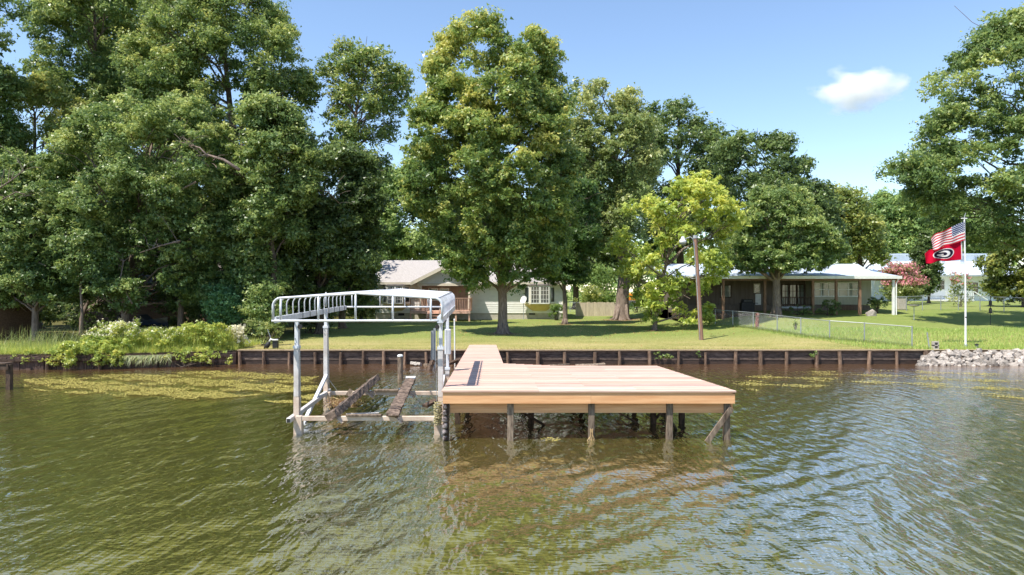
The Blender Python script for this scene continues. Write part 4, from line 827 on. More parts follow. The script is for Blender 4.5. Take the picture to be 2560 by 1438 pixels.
# roof in two slopes with raised seams
rx0, e2y, e2z = 12.2, 51.5, 4.79; rp_ = [(29.35, e2y, e2z), (29.75, 57.0, 5.40), (30.9, 61.0, 6.1)]
m = MB()
for a, b in zip(rp_[:-1], rp_[1:]):
    m.hexa([(rx0, a[1], a[2] - .1), (a[0], a[1], a[2] - .1), (b[0], b[1] - .002, b[2] - .1), (rx0, b[1] - .002, b[2] - .1)], [(rx0, a[1], a[2]), (a[0], a[1], a[2]), (b[0], b[1] - .002, b[2]), (rx0, b[1] - .002, b[2])])
m.hexa([(rx0, 61, 6.0), (30.9, 61, 6.0), (30.9, 65, 5.2), (rx0, 65, 5.2)], [(rx0, 61, 6.1), (30.9, 61, 6.1), (30.9, 65, 5.3), (rx0, 65, 5.3)])
r2 = m.build('roof', M['metal_roof'], H2)
for x in np.arange(rx0 + .4, 29.2, .6):
    MB().hexa([(x - .018, e2y, e2z + .002), (x + .018, e2y, e2z + .002), (x + .018, 57, 5.402), (x - .018, 57, 5.402)], [(x - .012, e2y, e2z + .035), (x + .012, e2y, e2z + .035), (x + .012, 57, 5.435), (x - .012, 57, 5.435)]).build('seam', M['metal_roof'], r2)
MB().box(rx0, 29.4, e2y - .06, e2y - .004, e2z - .2, e2z + .02).build('gutter', M['white'], r2)
MB().box(rx0 + .3, 29.2, 51.75, 51.9, e2z - .33, e2z - .115).build('porch_beam', M['brown_post'], H2)
for u in (1808, 1912, 2032, 2090, 2149): MB().box(XU(u, 51.85) - .085, XU(u, 51.85) + .085, 51.74, 51.91, float(ground_z(XU(u, 51.85), 51.85)) - .3, e2z - .335).build('porch_post', M['brown_post'], H2)
xw = XU(2234, 51.7); wp = MB().box(xw - .075, xw + .075, 51.67, 51.81, float(ground_z(xw, 51.7)) - .3, e2z - .3).build('porch_post', M['white'], H2)
MB().tube([(xw + .15, 51.6, float(ground_z(xw, 51.7))), (xw + .15, 51.6, e2z - .5), (xw + .3, 51.5, e2z - .2)], .045, 7).build('downspout', M['white'], wp)
# lattice under the right windows
lt = MB(); la, lb_ = XU(2093, wy - .1), XU(2150, wy - .1); lz0, lz1 = 1.75, ZV(763, wy)
for k in range(-6, 26):
    for s in (1, -1):
        p = la + k * .14; q = p + s * (lz1 - lz0)
        if min(p, q) > la - .02 and max(p, q) < lb_ + .02: lt.bar((p, wy - .03 - (.012 if s > 0 else 0), lz0), (q, wy - .03 - (.012 if s > 0 else 0), lz1), .028, .01, (0, 1, 0))
l_ = lt.build('lattice', M['brown_post'], H2); l_['kind'] = 'stuff'
# porch things
gx = XU(1868, 53.2); GR = thing('grill', 'black barbecue grill standing on the shaded porch', 'grill', (gx, 53.2, 1.95))
MB().box(gx - .5, gx + .5, 53.0, 53.5, 2.0, 2.75).build('cabinet', M['black'], GR); MB().tube([(gx - .4, 53.25, 2.78), (gx + .4, 53.25, 2.78)], .25, 10).build('lid', M['black'], GR); MB().box(gx + .5, gx + .8, 53.05, 53.45, 2.7, 2.75).build('side_shelf', M['black'], GR); MB().tube([(gx - .3, 52.97, 2.9), (gx + .3, 52.97, 2.9)], .02, 6).build('handle', M['galv'], GR)
b = on_ground(2161, 786); m = rock_mesh(77); o = bpy.data.objects.new('boulder', m); COL.objects.link(o); o.location = (b.x, 50.9, float(ground_z(b.x, 50.9)) + .12); o.scale = (.5, .35, .38); o.rotation_euler = (.3, .2, .4); tag(o, 'pale boulder at the corner of the olive house porch', 'boulder')
b = on_ground(1893, 822); HP = thing('water_spigot', 'rusty red yard hydrant beside the chain-link fence', 'hydrant', b)
MB().tube([b + Vector((0, 0, -.1)), b + Vector((0, 0, .8))], [.13, .11], 9).build('body', M['red_rust'], HP); MB().tube([b + Vector((0, 0, .8)), b + Vector((.02, 0, .95)), b + Vector((0, 0, 1.05))], [.14, .13, .05], 9).build('bonnet', M['red_rust'], HP, smooth=True); MB().tube([b + Vector((0, -.1, .6)), b + Vector((-.05, -.28, .56))], .05, 8).build('nozzle', M['red_rust'], HP)

# ------------------------------------------------------------------ white house on the far right
H3 = thing('white_house', 'white two-storey house far behind the flagpole', 'house', (53, 86, 2.2))
a, b_ = XU(2186, 84), XU(2560, 84); gz3 = 2.0
MB().box(a, b_, 84, 95, gz3 - .5, ZV(690, 84)).build('wall', M['white_wall'], H3)
ua, ub = XU(2200, 87), XU(2472, 87); MB().box(ua, ub, 87, 94, ZV(690, 87), ZV(637, 87)).build('upper_wall', M['white_wall'], H3)
MB().box(ua - .2, ub + .2, 86.7, 94.2, ZV(637, 87) + .002, ZV(634.5, 87)).build('roof', M['metal_roof'], H3)
MB().hexa([(a - .2, 82.4, ZV(689, 82.4)), (b_, 82.4, ZV(689, 82.4)), (b_, 86.98, ZV(662, 87) - .1), (a - .2, 86.98, ZV(662, 87) - .1)], [(a - .2, 82.4, ZV(687, 82.4)), (b_, 82.4, ZV(687, 82.4)), (b_, 86.98, ZV(662, 87)), (a - .2, 86.98, ZV(662, 87))]).build('porch_roof', M['metal_roof'], H3)
MB().box(a - .2, b_, 82.34, 82.396, ZV(691, 82.4), ZV(687.5, 82.4)).build('gutter', M['grey_metal'], H3)
for (u0, u1) in ((2209, 2226), (2352, 2364), (2399, 2412), (2435, 2452)): window(H3, XU(u0, 87), XU(u1, 87), ZV(658, 87), ZV(640, 87), 86.998, 1, 2, 'white', 'grey_pane', .06)
for (u0, u1, v0, v1, gl) in ((2344, 2362, 725, 700, 'glass'), (2200, 2214, 722, 700, 'grey_pane'), (2430, 2446, 738, 705, 'glass'), (2452, 2475, 730, 708, 'glass')): window(H3, XU(u0, 84), XU(u1, 84), ZV(v0, 84), ZV(v1, 84), 83.998, 1, 2, 'white', gl, .07)
WD = thing('white_deck', 'white railed deck with stairs on the front of the white house', 'deck', (XU(2400, 80), 80, 2))
da, db = XU(2364, 80), XU(2436, 80); dzz = ZV(750, 80); MB().box(da, db, 80, 83.9, dzz - .15, dzz).build('floor', M['white'], WD); MB().box(da, db, 79.95, 80.05, dzz + .95, dzz + 1.02).build('rail', M['white'], WD)
for x in np.arange(da + .05, db, .2): MB().box(x - .03, x + .03, 79.97, 80.03, dzz + .02, dzz + .95).build('baluster', M['white'], WD)
for x in (da + .1, (da + db) / 2, db - .1): MB().box(x - .08, x + .08, 80.1, 80.26, 1.5, dzz - .16).build('leg', M['white'], WD)
for i in range(5): MB().box(db + .02 + .3 * i, db + .32 + .3 * i, 80.2, 81.4, dzz - .2 * (i + 1) - .06, dzz - .2 * (i + 1)).build('step', M['white'], WD)
MB().bar((db, 80.1, dzz + 1), (db + 1.6, 80.1, dzz), .08, .1).build('stair_rail', M['white'], WD)
# yard things on the right
b = on_ground(2476, 812); BF = thing('bird_feeder', 'thin black pole with hanging bird feeders right of the flagpole', 'bird feeder', b)
MB().tube([b + Vector((0, 0, -.2)), b + Vector((0, 0, 1.9))], .018, 6).build('pole', M['black'], BF)
for zz in (.75, 1.25): MB().tube([b + Vector((0, 0, zz)), b + Vector((0, 0, zz + .03)), b + Vector((0, 0, zz + .06)), b + Vector((0, 0, zz + .3)), b + Vector((0, 0, zz + .38))], [.2, .21, .09, .09, .02], 10).build('feeder', M['black'], BF)
b = on_ground(2285, 800); BB = thing('bird_bath', 'pale bowl on a thin stem on the lawn left of the flagpole', 'bird bath', b)
MB().tube([b + Vector((0, 0, -.1)), b + Vector((0, 0, .95))], .025, 6).build('stem', M['grey_metal'], BB); MB().tube([b + Vector((0, 0, .93)), b + Vector((0, 0, .98)), b + Vector((0, 0, 1.06))], [.1, .3, .4], 14).build('bowl', M['concrete'], BB, smooth=True)
b = GU(2252, 56); b = Vector((b.x, b.y + 2, b.z)); bz = float(ground_z(b.x, b.y - 2)); BN = thing('trash_bin', 'grey bin behind the white porch post', 'bin', (b.x, b.y - 2, bz))
MB().box(b.x - .35, b.x + .35, b.y - 2.3, b.y - 1.7, bz, bz + 1.0).build('body', M['concrete'], BN, bevel=.04); MB().box(b.x - .38, b.x + .38, b.y - 2.34, b.y - 1.68, bz + 1.0, bz + 1.08).build('lid', M['grey_metal'], BN, bevel=.02)

# ------------------------------------------------------------------ things between the two houses
SH = thing('garden_shed', 'pale tan gabled shed half hidden behind the light pole', 'shed', (XU(1745, 72), 72, 1.4))
a, b_ = XU(1722, 72), XU(1768, 72); zw, zp = ZV(712, 72), ZV(686, 72); MB().box(a, b_, 72, 76, .8, zw).build('wall', M['pale_fence'], SH); MB().poly([(a, 71.99, zw), (b_, 71.99, zw), ((a + b_) / 2, 71.99, zp)]).build('gable', M['pale_fence'], SH)
for (xe, s) in ((a - .2, -1), (b_ + .2, 1)):
    c = (a + b_) / 2; MB().hexa([(xe, 71.7, zw - .15), (c, 71.7, zp), (c, 76.2, zp), (xe, 76.2, zw - .15)][::s], [(xe, 71.7, zw - .05), (c, 71.7, zp + .1), (c, 76.2, zp + .1), (xe, 76.2, zw - .05)][::s]).build('roof', M['shingle'], SH)
sd_ = MB().box(XU(1735, 72), XU(1750, 72), 71.94, 71.985, 1.1, ZV(720, 72)).build('door', M['tan'], SH); MB().box(XU(1748, 72), XU(1749.2, 72), 71.9, 71.94, 2.1, 2.3).build('handle', M['black'], SH)
TR = thing('parked_trailer', 'orange and black covered trailer parked beyond the wide tree trunk', 'trailer', (XU(1594, 78), 78, 1.4))
a, b_ = XU(1567, 78), XU(1624, 78); MB().box(a, b_, 78, 80, ZV(752, 78), ZV(734, 78)).build('body', M['orange'], TR, bevel=.05); MB().box(XU(1600, 78), b_ - .1, 77.95, 77.998, ZV(750, 78), ZV(737, 78)).build('side_panel', M['black'], TR); MB().box(a - .3, b_ + .3, 77.8, 80.2, ZV(757, 78), ZV(752.5, 78)).build('chassis', M['black'], TR)
for u in (1580, 1612):
    c = Vector((XU(u, 78), 77.85, ZV(762, 78))); w = MB().tube([c, c + Vector((0, .25, 0))], .36, 16).build('wheel', M['black'], TR); MB().tube([c + Vector((0, -.02, 0)), c + Vector((0, -.002, 0))], .18, 12).build('rim', M['galv'], w)
WF = thing('board_fence', 'pale weathered board fence left of the wide tree trunk', 'fence', (XU(1490, 68), 68, 1.3))
for u in np.arange(1439, 1552, 4.6):
    x = XU(u, 68); h = ZV(756 + random.uniform(-1, 1), 68); MB().box(x, x + .175, 68, 68.03, 1.0, h).build('board', M['pale_fence'], WF)
for z in (1.5, 2.2): MB().box(XU(1439, 68), XU(1552, 68), 68.035, 68.09, z, z + .1).build('rail', M['pale_fence'], WF)

# ------------------------------------------------------------------ cabin and boat in the wood on the left
CB_ = thing('wood_cabin', 'brown sided cabin half hidden behind the trees on the left', 'cabin', (XU(400, 52), 54, .9))
a, b_ = XU(190, 52), XU(560, 52); zc = ZV(712, 52); MB().box(a, b_, 52, 58, .6, zc).build('wall', M['cabin'], CB_)
laps(CB_, a, b_, 1.2, zc, 52, .24, (), 'cabin')
MB().hexa([(a - .5, 51.3, zc - .05), (b_ + .5, 51.3, zc - .05), (b_ + .5, 55, zc + 1.9), (a - .5, 55, zc + 1.9)], [(a - .5, 51.3, zc + .1), (b_ + .5, 51.3, zc + .1), (b_ + .5, 55, zc + 2.05), (a - .5, 55, zc + 2.05)]).build('roof', M['brown_roof'], CB_)
for u in (245, 330, 480): window(CB_, XU(u, 52), XU(u + 34, 52), ZV(760, 52), ZV(728, 52), 51.96, 2, 2, 'trim', 'glass')
DKc = thing('jetty_roof', 'corner of a dark hipped boathouse roof at the left edge', 'boathouse', (-31, 40, .7)); xr_ = XU(36, 40)
MB().hexa([(-37, 39, ZV(722, 40)), (xr_, 39, ZV(722, 40)), (xr_, 43, ZV(722, 40)), (-37, 43, ZV(722, 40))], [(-37, 39, ZV(719.5, 40)), (xr_, 39, ZV(719.5, 40)), (xr_ - .05, 43, ZV(719.5, 40)), (-37, 43, ZV(719.5, 40))]).build('eave', M['brown_roof'], DKc)
MB().hexa([(-36.8, 39.1, ZV(719, 40)), (xr_ - .1, 39.1, ZV(719, 40)), (xr_ - .1, 42.9, ZV(719, 40)), (-36.8, 42.9, ZV(719, 40))], [(-34, 40.9, ZV(690, 40)), (xr_ - 2.4, 40.9, ZV(690, 40)), (xr_ - 2.4, 41.1, ZV(690, 40)), (-34, 41.1, ZV(690, 40))]).build('roof', M['brown_roof'], DKc)
MB().box(-36.6, xr_ - .6, 39.6, 42.6, .3, ZV(722.5, 40)).build('wall', M['cabin'], DKc)
b = Vector((XU(362, 42.5), 42.5, float(ground_z(-22, 42.5)))); BT = thing('parked_boat', 'dark blue runabout parked under the trees on the left bank', 'boat', b)
def hull(L, W, H, z0):
    m = MB(); n = 9; rings = []
    for i in range(n):
        t = i / (n - 1); w = W / 2 * (1 - max(0, t - .45) ** 2 * 3.0); w = max(w, .03); k = z0 + .25 * max(0, t - .5) ** 2 * 2; x = b.x - L / 2 + L * t; st = len(m.v)
        for (a_, c_) in ((-1, H), (-.9, H * .45), (0, 0), (.9, H * .45), (1, H)): m.v.append((x, b.y + a_ * w, k + c_ + (.12 * t if c_ else 0)))
        rings.append(st)
    for p, q in zip(rings[:-1], rings[1:]):
        for k in range(4): m.f.append((p + k, p + k + 1, q + k + 1, q + k))
        m.f.append((p, q, q + 4, p + 4))
    m.f.append(tuple(rings[0] + k for k in range(5))); m.f.append(tuple(rings[-1] + k for k in range(5))[::-1]); return m
hl = hull(2.9, 1.4, .55, b.z + .45).build('hull', M['navy'], BT, smooth=False); MB().bar((b.x - 1.4, b.y - .69, b.z + .86), (b.x + .2, b.y - .7, b.z + .92), .02, .05).build('stripe', M['white'], hl)
MB().hexa([(b.x - .3, b.y - .5, b.z + 1.07), (b.x + .3, b.y - .5, b.z + 1.07), (b.x + .3, b.y + .5, b.z + 1.07), (b.x - .3, b.y + .5, b.z + 1.07)], [(b.x - .2, b.y - .45, b.z + 1.4), (b.x - .1, b.y - .45, b.z + 1.4), (b.x - .1, b.y + .45, b.z + 1.4), (b.x - .2, b.y + .45, b.z + 1.4)]).build('console', M['black'], BT)
MB().box(b.x - 1.65, b.x - 1.42, b.y - .2, b.y + .2, b.z + .6, b.z + 1.35).build('engine', M['black'], BT, bevel=.05)
for s in (-1, 1):
    c = Vector((b.x - .4, b.y + s * .65, b.z + .26)); MB().tube([c - Vector((0, .08, 0)), c + Vector((0, .08, 0))], .27, 14).build('trailer_wheel', M['black'], BT)
MB().bar((b.x - 1.3, b.y, b.z + .38), (b.x + 1.9, b.y, b.z + .35), .12, .1).build('trailer_frame', M['galv'], BT)

# ------------------------------------------------------------------ trees
TOTAL = [0]
def lobes_from_profile(prof, Y, R, n, rg, dscale=.85):
    vs_ = np.array([p[0] for p in prof], float); zl = CAM_H - (vs_ - HOR) / FPX * Y; xl = (np.array([p[1] for p in prof]) - 1280) / FPX * Y; xr = (np.array([p[2] for p in prof]) - 1280) / FPX * Y
    o = np.argsort(zl); zl, xl, xr = zl[o], xl[o], xr[o]; out = []
    zs = np.linspace(zl[0], zl[-1], 200); w = (np.interp(zs, zl, xr) - np.interp(zs, zl, xl)) / 2; pw = w ** 1.5; pw /= pw.sum()
    for k in range(n):
        z = rg.choice(zs, p=pw); r_ = R * rg.uniform(.65, 1.25); z = min(max(z, zl[0] + r_ * .4), zl[-1] - r_ * .6)
        a, b = np.interp(z, zl, xl), np.interp(z, zl, xr); hw = (b - a) / 2; hw2 = max(hw * rg.uniform(.9, 1.02) - r_ * .55, hw * .12)
        r_ = min(r_, hw * .9 + .15); t = rg.random() * 2 * math.pi; q = rg.random() ** .42
        if k < n * .34: t = (0 if rg.random() < .5 else math.pi) + rg.normal() * .4; q = rg.uniform(.86, 1.0)
        elif k < n * .58: t = -math.pi / 2 + rg.normal() * .75; q = rg.uniform(.5, .98)
        out.append(((a + b) / 2 + hw2 * q * math.cos(t), Y + hw2 * dscale * q * math.sin(t), z, r_))
    return out
def lobe_leaves(L, leaf, cover, rg, droop=0.0, flat=.8, back_y=None, tint_z=None, up=.35, axis=None):
    """Leaves in sprays: each lobe carries twig clusters, each cluster a loose handful of leaves."""
    C, D, Rs, Cn, Ct = [], [], [], [], []
    for (x, y, z, r) in L:
        m = max(7, int(19 * min(2.2, r / .9) ** 1.3)); n = max(24, int(cover * 2 * math.pi * r * r / (.275 * leaf * leaf)))
        if back_y is not None and y > back_y + r: n = int(n * .55)
        d = rg.normal(size=(m, 3)); d[:, 2] += .3; d /= np.linalg.norm(d, axis=1, keepdims=True)
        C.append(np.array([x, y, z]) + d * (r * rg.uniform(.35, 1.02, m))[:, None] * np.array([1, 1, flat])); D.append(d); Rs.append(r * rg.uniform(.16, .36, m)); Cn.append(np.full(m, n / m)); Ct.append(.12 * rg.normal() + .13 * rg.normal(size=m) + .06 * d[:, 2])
    C = np.concatenate(C); D = np.concatenate(D); Rs = np.concatenate(Rs); Cn = np.maximum(3, np.concatenate(Cn) * rg.uniform(.5, 1.5, len(C))).astype(int); Ct = np.concatenate(Ct)
    i = np.repeat(np.arange(len(C)), Cn); n = len(i); g = rg.normal(size=(n, 3)) * np.array([.62, .62, .4]); P = C[i] + g * Rs[i][:, None]
    if droop: P[:, 2] -= droop * .25 * (g ** 2).sum(1) * Rs[i]
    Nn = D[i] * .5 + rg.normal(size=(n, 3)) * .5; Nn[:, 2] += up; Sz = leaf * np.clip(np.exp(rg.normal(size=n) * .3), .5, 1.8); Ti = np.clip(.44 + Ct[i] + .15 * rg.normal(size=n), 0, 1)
    if tint_z is not None: Ti = np.clip(Ti + tint_z[2] * (np.clip((P[:, 2] - tint_z[0]) / (tint_z[1] - tint_z[0]), 0, 1) - .5), 0, 1)  # leaves lighter towards the crown top: sunlit tops put into the tint
    return P, Nn, Sz, Ti
def branch(m, a, b, r0, r1, rg, n=4, sag=.12, sides=6):
    a = Vector(a); b = Vector(b); L = (b - a).length; pts = []; rr = []
    for i in range(n + 1):
        t = i / n; p = a.lerp(b, t); p.z += L * sag * math.sin(math.pi * t)
        if 0 < i < n: p += Vector(rg.normal(size=3) * L * .035)
        pts.append(p); rr.append(r0 + (r1 - r0) * t)
    m.tube(pts, rr, sides, cap=False)
def tree(name, label, base, Y, prof, leaf_m, leaf=.2, cover=.5, R=1.2, nl=70, tr=.3, bark='bark', seed=1, droop=0, group='trees on the bank', limbs=18, top=.8, dead=(), tz=0, flare=1.6, forks=None, up=.35, dscale=.85):
    leaf *= .92; cover *= 2.4; nl = int(nl * 1.3)
    """base: (u, v) pixel of the trunk foot on the ground or a metre point; Y: depth of the crown's middle."""
    rg = np.random.default_rng(seed)
    b = base if isinstance(base, Vector) else on_ground(*base)
    t = thing(name, label, 'tree', b, group); L = lobes_from_profile(prof, Y, R, nl, rg, dscale)
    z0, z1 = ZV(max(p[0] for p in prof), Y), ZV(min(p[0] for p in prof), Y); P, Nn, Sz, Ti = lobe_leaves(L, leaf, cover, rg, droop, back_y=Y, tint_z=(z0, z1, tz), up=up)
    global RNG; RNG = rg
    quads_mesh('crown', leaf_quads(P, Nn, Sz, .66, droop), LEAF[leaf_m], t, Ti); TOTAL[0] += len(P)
    m = MB(); cz = z0 + (z1 - z0) * top; cx = np.mean([l[0] for l in L]); n = 9; pts = []; rr = []
    for i in range(n):
        s = i / (n - 1); z = b.z - .2 + (cz - b.z) * s; k = max(0, (z - z0) / (z1 - z0)) if z1 > z0 else 0
        pts.append(Vector((b.x + (cx - b.x) * min(1, k * 1.3) + (rg.normal() * .09 if 1 < i else 0), b.y + (Y - b.y) * min(1, k * 1.5) + (rg.normal() * .09 if 1 < i else 0), z)))
        rr.append(tr * (1 - .72 * s))
    pts.insert(1, pts[0].lerp(pts[1], .12)); pts.insert(2, pts[0].lerp(pts[2], .3)); rr[0] = tr * flare; rr.insert(1, tr * (1 + (flare - 1) * .3)); rr.insert(2, tr)
    m.tube(pts, rr, 11)
    for k in range(5):  # root flare
        a = k * 1.256 + rg.random(); m.tube([b + Vector((math.cos(a) * tr * 2.1 * flare / 1.6, math.sin(a) * tr * 2.1 * flare / 1.6, -.06)), b + Vector((math.cos(a) * tr * 1.15, math.sin(a) * tr * 1.15, .12)), b + Vector((math.cos(a) * tr * .6, math.sin(a) * tr * .6, tr * 2.2))], [tr * .12, tr * .28, tr * .4], 6)
    pick = rg.permutation(len(L))[:limbs]
    for i in pick:
        x, y, z, r = L[i]; zz = max(b.z + (z0 - b.z) * .75, z - (.35 + .5 * rg.random()) * math.hypot(x - cx, y - Y) - .6); zz = min(zz, cz - .1)
        s = (zz - (b.z - .2)) / (cz - b.z); j = min(len(pts) - 2, max(0, int(np.searchsorted([p.z for p in pts], zz)) - 1)); f = (zz - pts[j].z) / max(.01, pts[j + 1].z - pts[j].z); q = pts[j].lerp(pts[j + 1], min(max(f, 0), 1)); r0 = (rr[j] * .42)
        branch(m, q, (x, y, z), max(.035, r0), .025, rg, 4, .06)
        for h in range(2): e = Vector((x, y, z)) + Vector(rg.normal(size=3) * r * .7); branch(m, Vector(q).lerp(Vector((x, y, z)), .6), e, .03, .012, rg, 3, .05, 5)
    m.build('trunk', M[bark], t, smooth=True)
    for d in dead:
        dm = MB(); dY = d[0]; pp = [PX(u, v, dY + (i * .15)) for i, (u, v) in enumerate(d[2:])]; r0 = d[1]; dm.tube(pp, list(np.linspace(r0, r0 * .35, len(pp))), 6)
        for i in range(9):
            q = pp[rg.integers(0, len(pp) - 1)].lerp(pp[-1], rg.random()); e = q + Vector((rg.normal() * .7, rg.normal() * .3, abs(rg.normal()) * .5)); branch(dm, q, e, r0 * .3, .01, rg, 3, .1, 5)
        dm.build('bare_limb', M['bark'], t, smooth=True)
    return t

# lawn trees
tree('maple_tree', 'tall broad maple in front of the grey house, its crown coloured sunlit gold on top', (1257, 835), 44.2,
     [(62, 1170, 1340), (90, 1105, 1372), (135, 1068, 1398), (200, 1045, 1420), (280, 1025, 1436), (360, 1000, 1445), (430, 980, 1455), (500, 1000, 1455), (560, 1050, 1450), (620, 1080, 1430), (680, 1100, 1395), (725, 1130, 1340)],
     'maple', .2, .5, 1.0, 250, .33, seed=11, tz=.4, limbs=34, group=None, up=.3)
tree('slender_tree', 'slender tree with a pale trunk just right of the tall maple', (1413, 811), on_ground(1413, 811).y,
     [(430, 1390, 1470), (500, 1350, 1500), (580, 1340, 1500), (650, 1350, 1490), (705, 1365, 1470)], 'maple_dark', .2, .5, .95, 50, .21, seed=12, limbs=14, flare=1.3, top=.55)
tree('wide_trunk_tree', 'olive-leaved tree on a wide flared trunk in the middle of the lawn', (1556, 800), on_ground(1556, 800).y,
     [(192, 1430, 1555), (250, 1415, 1605), (330, 1405, 1645), (420, 1405, 1660), (500, 1425, 1650), (560, 1440, 1620), (620, 1470, 1590)], 'olive', .26, .42, 1.35, 70, .62, 'bark', 13, .8, flare=1.5, limbs=26, tz=.3)
tree('hickory_tree', 'small lime-green tree leaning over the lawn left of the light pole', (1637, 826), on_ground(1637, 826).y,
     [(428, 1690, 1755), (465, 1600, 1800), (500, 1560, 1862), (550, 1540, 1866), (600, 1505, 1850), (650, 1530, 1870), (700, 1560, 1800), (760, 1590, 1790), (800, 1620, 1790)], 'lime', .27, .40, .85, 78, .17, 'bark', 14, .9, flare=1.2, limbs=34, tz=.15, up=.5)
tree('porch_oak', 'dark spreading oak with a forked trunk in front of the porch house', GU(1942, 50.4), 51.0,
     [(470, 1890, 1990), (520, 1850, 2040), (580, 1830, 2085), (630, 1815, 2110), (676, 1815, 2080)], 'oak', .19, .46, .75, 150, .34, 'bark', 15, limbs=34, flare=1.25, tz=.3, top=.7)
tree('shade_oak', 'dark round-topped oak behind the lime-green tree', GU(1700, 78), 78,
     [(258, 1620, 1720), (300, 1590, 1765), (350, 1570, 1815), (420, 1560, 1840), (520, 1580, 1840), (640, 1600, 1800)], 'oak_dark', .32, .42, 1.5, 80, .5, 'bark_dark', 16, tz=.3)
tree('far_oak', 'green oak rising behind the porch house roof, left of the open sky', GU(1930, 69), 69,
     [(332, 1820, 1940), (370, 1785, 1995), (430, 1780, 2050), (500, 1785, 2090), (570, 1790, 2112), (650, 1800, 2120)], 'oak_dark', .3, .4, 1.55, 80, .5, 'bark_dark', 17, tz=.3)
tree('yellowing_tree', 'yellowing tree behind the right end of the porch house roof', GU(2150, 80), 80,
     [(465, 2090, 2150), (510, 2060, 2190), (580, 2070, 2210), (660, 2090, 2215)], 'yellow', .32, .45, 1.5, 42, .35, 'bark_dark', 18)
tree('background_tree', 'rounded green tree behind the white house, left of the flags', GU(2245, 104), 104,
     [(480, 2200, 2290), (530, 2150, 2330), (600, 2150, 2340), (670, 2150, 2330)], 'bg', .42, .5, 2.2, 46, .4, 'bark_dark', 19, group='trees beyond the houses')
tree('background_tree', 'green tree behind the white house, right of the flags', GU(2410, 100), 100,
     [(500, 2330, 2460), (560, 2320, 2500), (640, 2330, 2520)], 'bg', .42, .5, 2.2, 42, .4, 'bark_dark', 20, group='trees beyond the houses')
tree('background_tree', 'pale green tree showing over the left end of the grey roof', GU(985, 84), 84,
     [(425, 930, 1010), (480, 900, 1060), (560, 890, 1095), (670, 890, 1110)], 'bg', .38, .5, 2.0, 56, .4, 'bark_dark', 21, group='trees beyond the houses')
tree('background_tree', 'dense tree filling the gap behind the ridge of the grey house', GU(1190, 90), 90,
     [(450, 1080, 1260), (520, 1050, 1330), (600, 1050, 1360), (670, 1050, 1360)], 'bg', .42, .45, 2.2, 46, .4, 'bark_dark', 22, group='trees beyond the houses')
tree('background_tree', 'dark tree behind the right end of the grey house', GU(1440, 86), 86,
     [(400, 1380, 1500), (480, 1350, 1540), (600, 1360, 1560), (700, 1380, 1560)], 'oak_dark', .38, .45, 2.0, 50, .4, 'bark_dark', 23, group='trees beyond the houses')
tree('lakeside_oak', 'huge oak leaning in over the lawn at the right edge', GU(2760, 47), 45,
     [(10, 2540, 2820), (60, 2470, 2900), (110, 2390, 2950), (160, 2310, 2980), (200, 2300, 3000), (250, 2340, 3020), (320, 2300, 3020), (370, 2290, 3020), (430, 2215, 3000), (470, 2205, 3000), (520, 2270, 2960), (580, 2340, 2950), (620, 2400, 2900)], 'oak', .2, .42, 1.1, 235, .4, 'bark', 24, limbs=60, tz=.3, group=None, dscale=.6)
tree('magnolia_tree', 'glossy rounded magnolia at the right edge above the lawn', GU(2560, 62), 62,
     [(550, 2520, 2620), (600, 2480, 2660), (660, 2460, 2680), (720, 2470, 2670), (748, 2490, 2640)], 'magnolia', .28, .55, 1.1, 60, .2, 'bark', 25, group=None)
tree('holly_tree', 'dark conical evergreen between the pink shrub and the white house', GU(2322, 73), 73,
     [(575, 2310, 2325), (620, 2285, 2340), (680, 2270, 2350), (735, 2272, 2346)], 'oak_dark', .24, .55, .9, 40, .14, 'bark_dark', 26, group=None)
# the wood on the left
WG = 'trees in the wood on the left'
tree('wood_oak', 'tall oak in the left wood with a bare pale trunk showing high up', GU(610, 50), 50,
     [(-70, 430, 640), (-10, 360, 690), (50, 330, 735), (110, 320, 775), (180, 310, 800), (260, 330, 800), (340, 390, 790), (420, 440, 780), (500, 480, 740), (560, 520, 700)], 'gum', .2, .42, 1.25, 150, .42, 'bark', 31, limbs=40, tz=.35, group=WG,
     dead=((47.2, .14, (618, 420), (604, 360), (600, 300), (606, 262)), (47.0, .1, (600, 330), (640, 262), (690, 240), (720, 225))))
tree('sweet_gum', 'open airy gum tree against the sky at the right of the wood', GU(855, 50), 50,
     [(110, 870, 960), (140, 800, 985), (190, 790, 1035), (240, 800, 1040), (300, 800, 1015), (360, 800, 985), (430, 790, 970)], 'gum', .22, .19, 1.0, 78, .26, 'bark', 32, limbs=52, group=WG, tz=.2)
tree('wood_poplar', 'pale green tree at the top left of the wood', GU(230, 54), 54,
     [(-80, 110, 340), (-20, 80, 400), (60, 70, 390), (140, 70, 370), (220, 90, 360), (300, 110, 340), (380, 120, 320), (460, 150, 310)], 'oak', .22, .38, 1.2, 95, .35, 'bark', 33, limbs=34, tz=.25, group=WG)
tree('wood_beech', 'reddish-tinged tree low on the left of the wood', GU(95, 50), 50,
     [(190, 20, 110), (240, -20, 200), (300, -60, 250), (370, -60, 260), (450, -40, 240), (540, -40, 200), (620, -30, 160)], 'yellow', .21, .42, 1.1, 80, .28, 'bark', 34, limbs=26, group=WG, tz=.2)
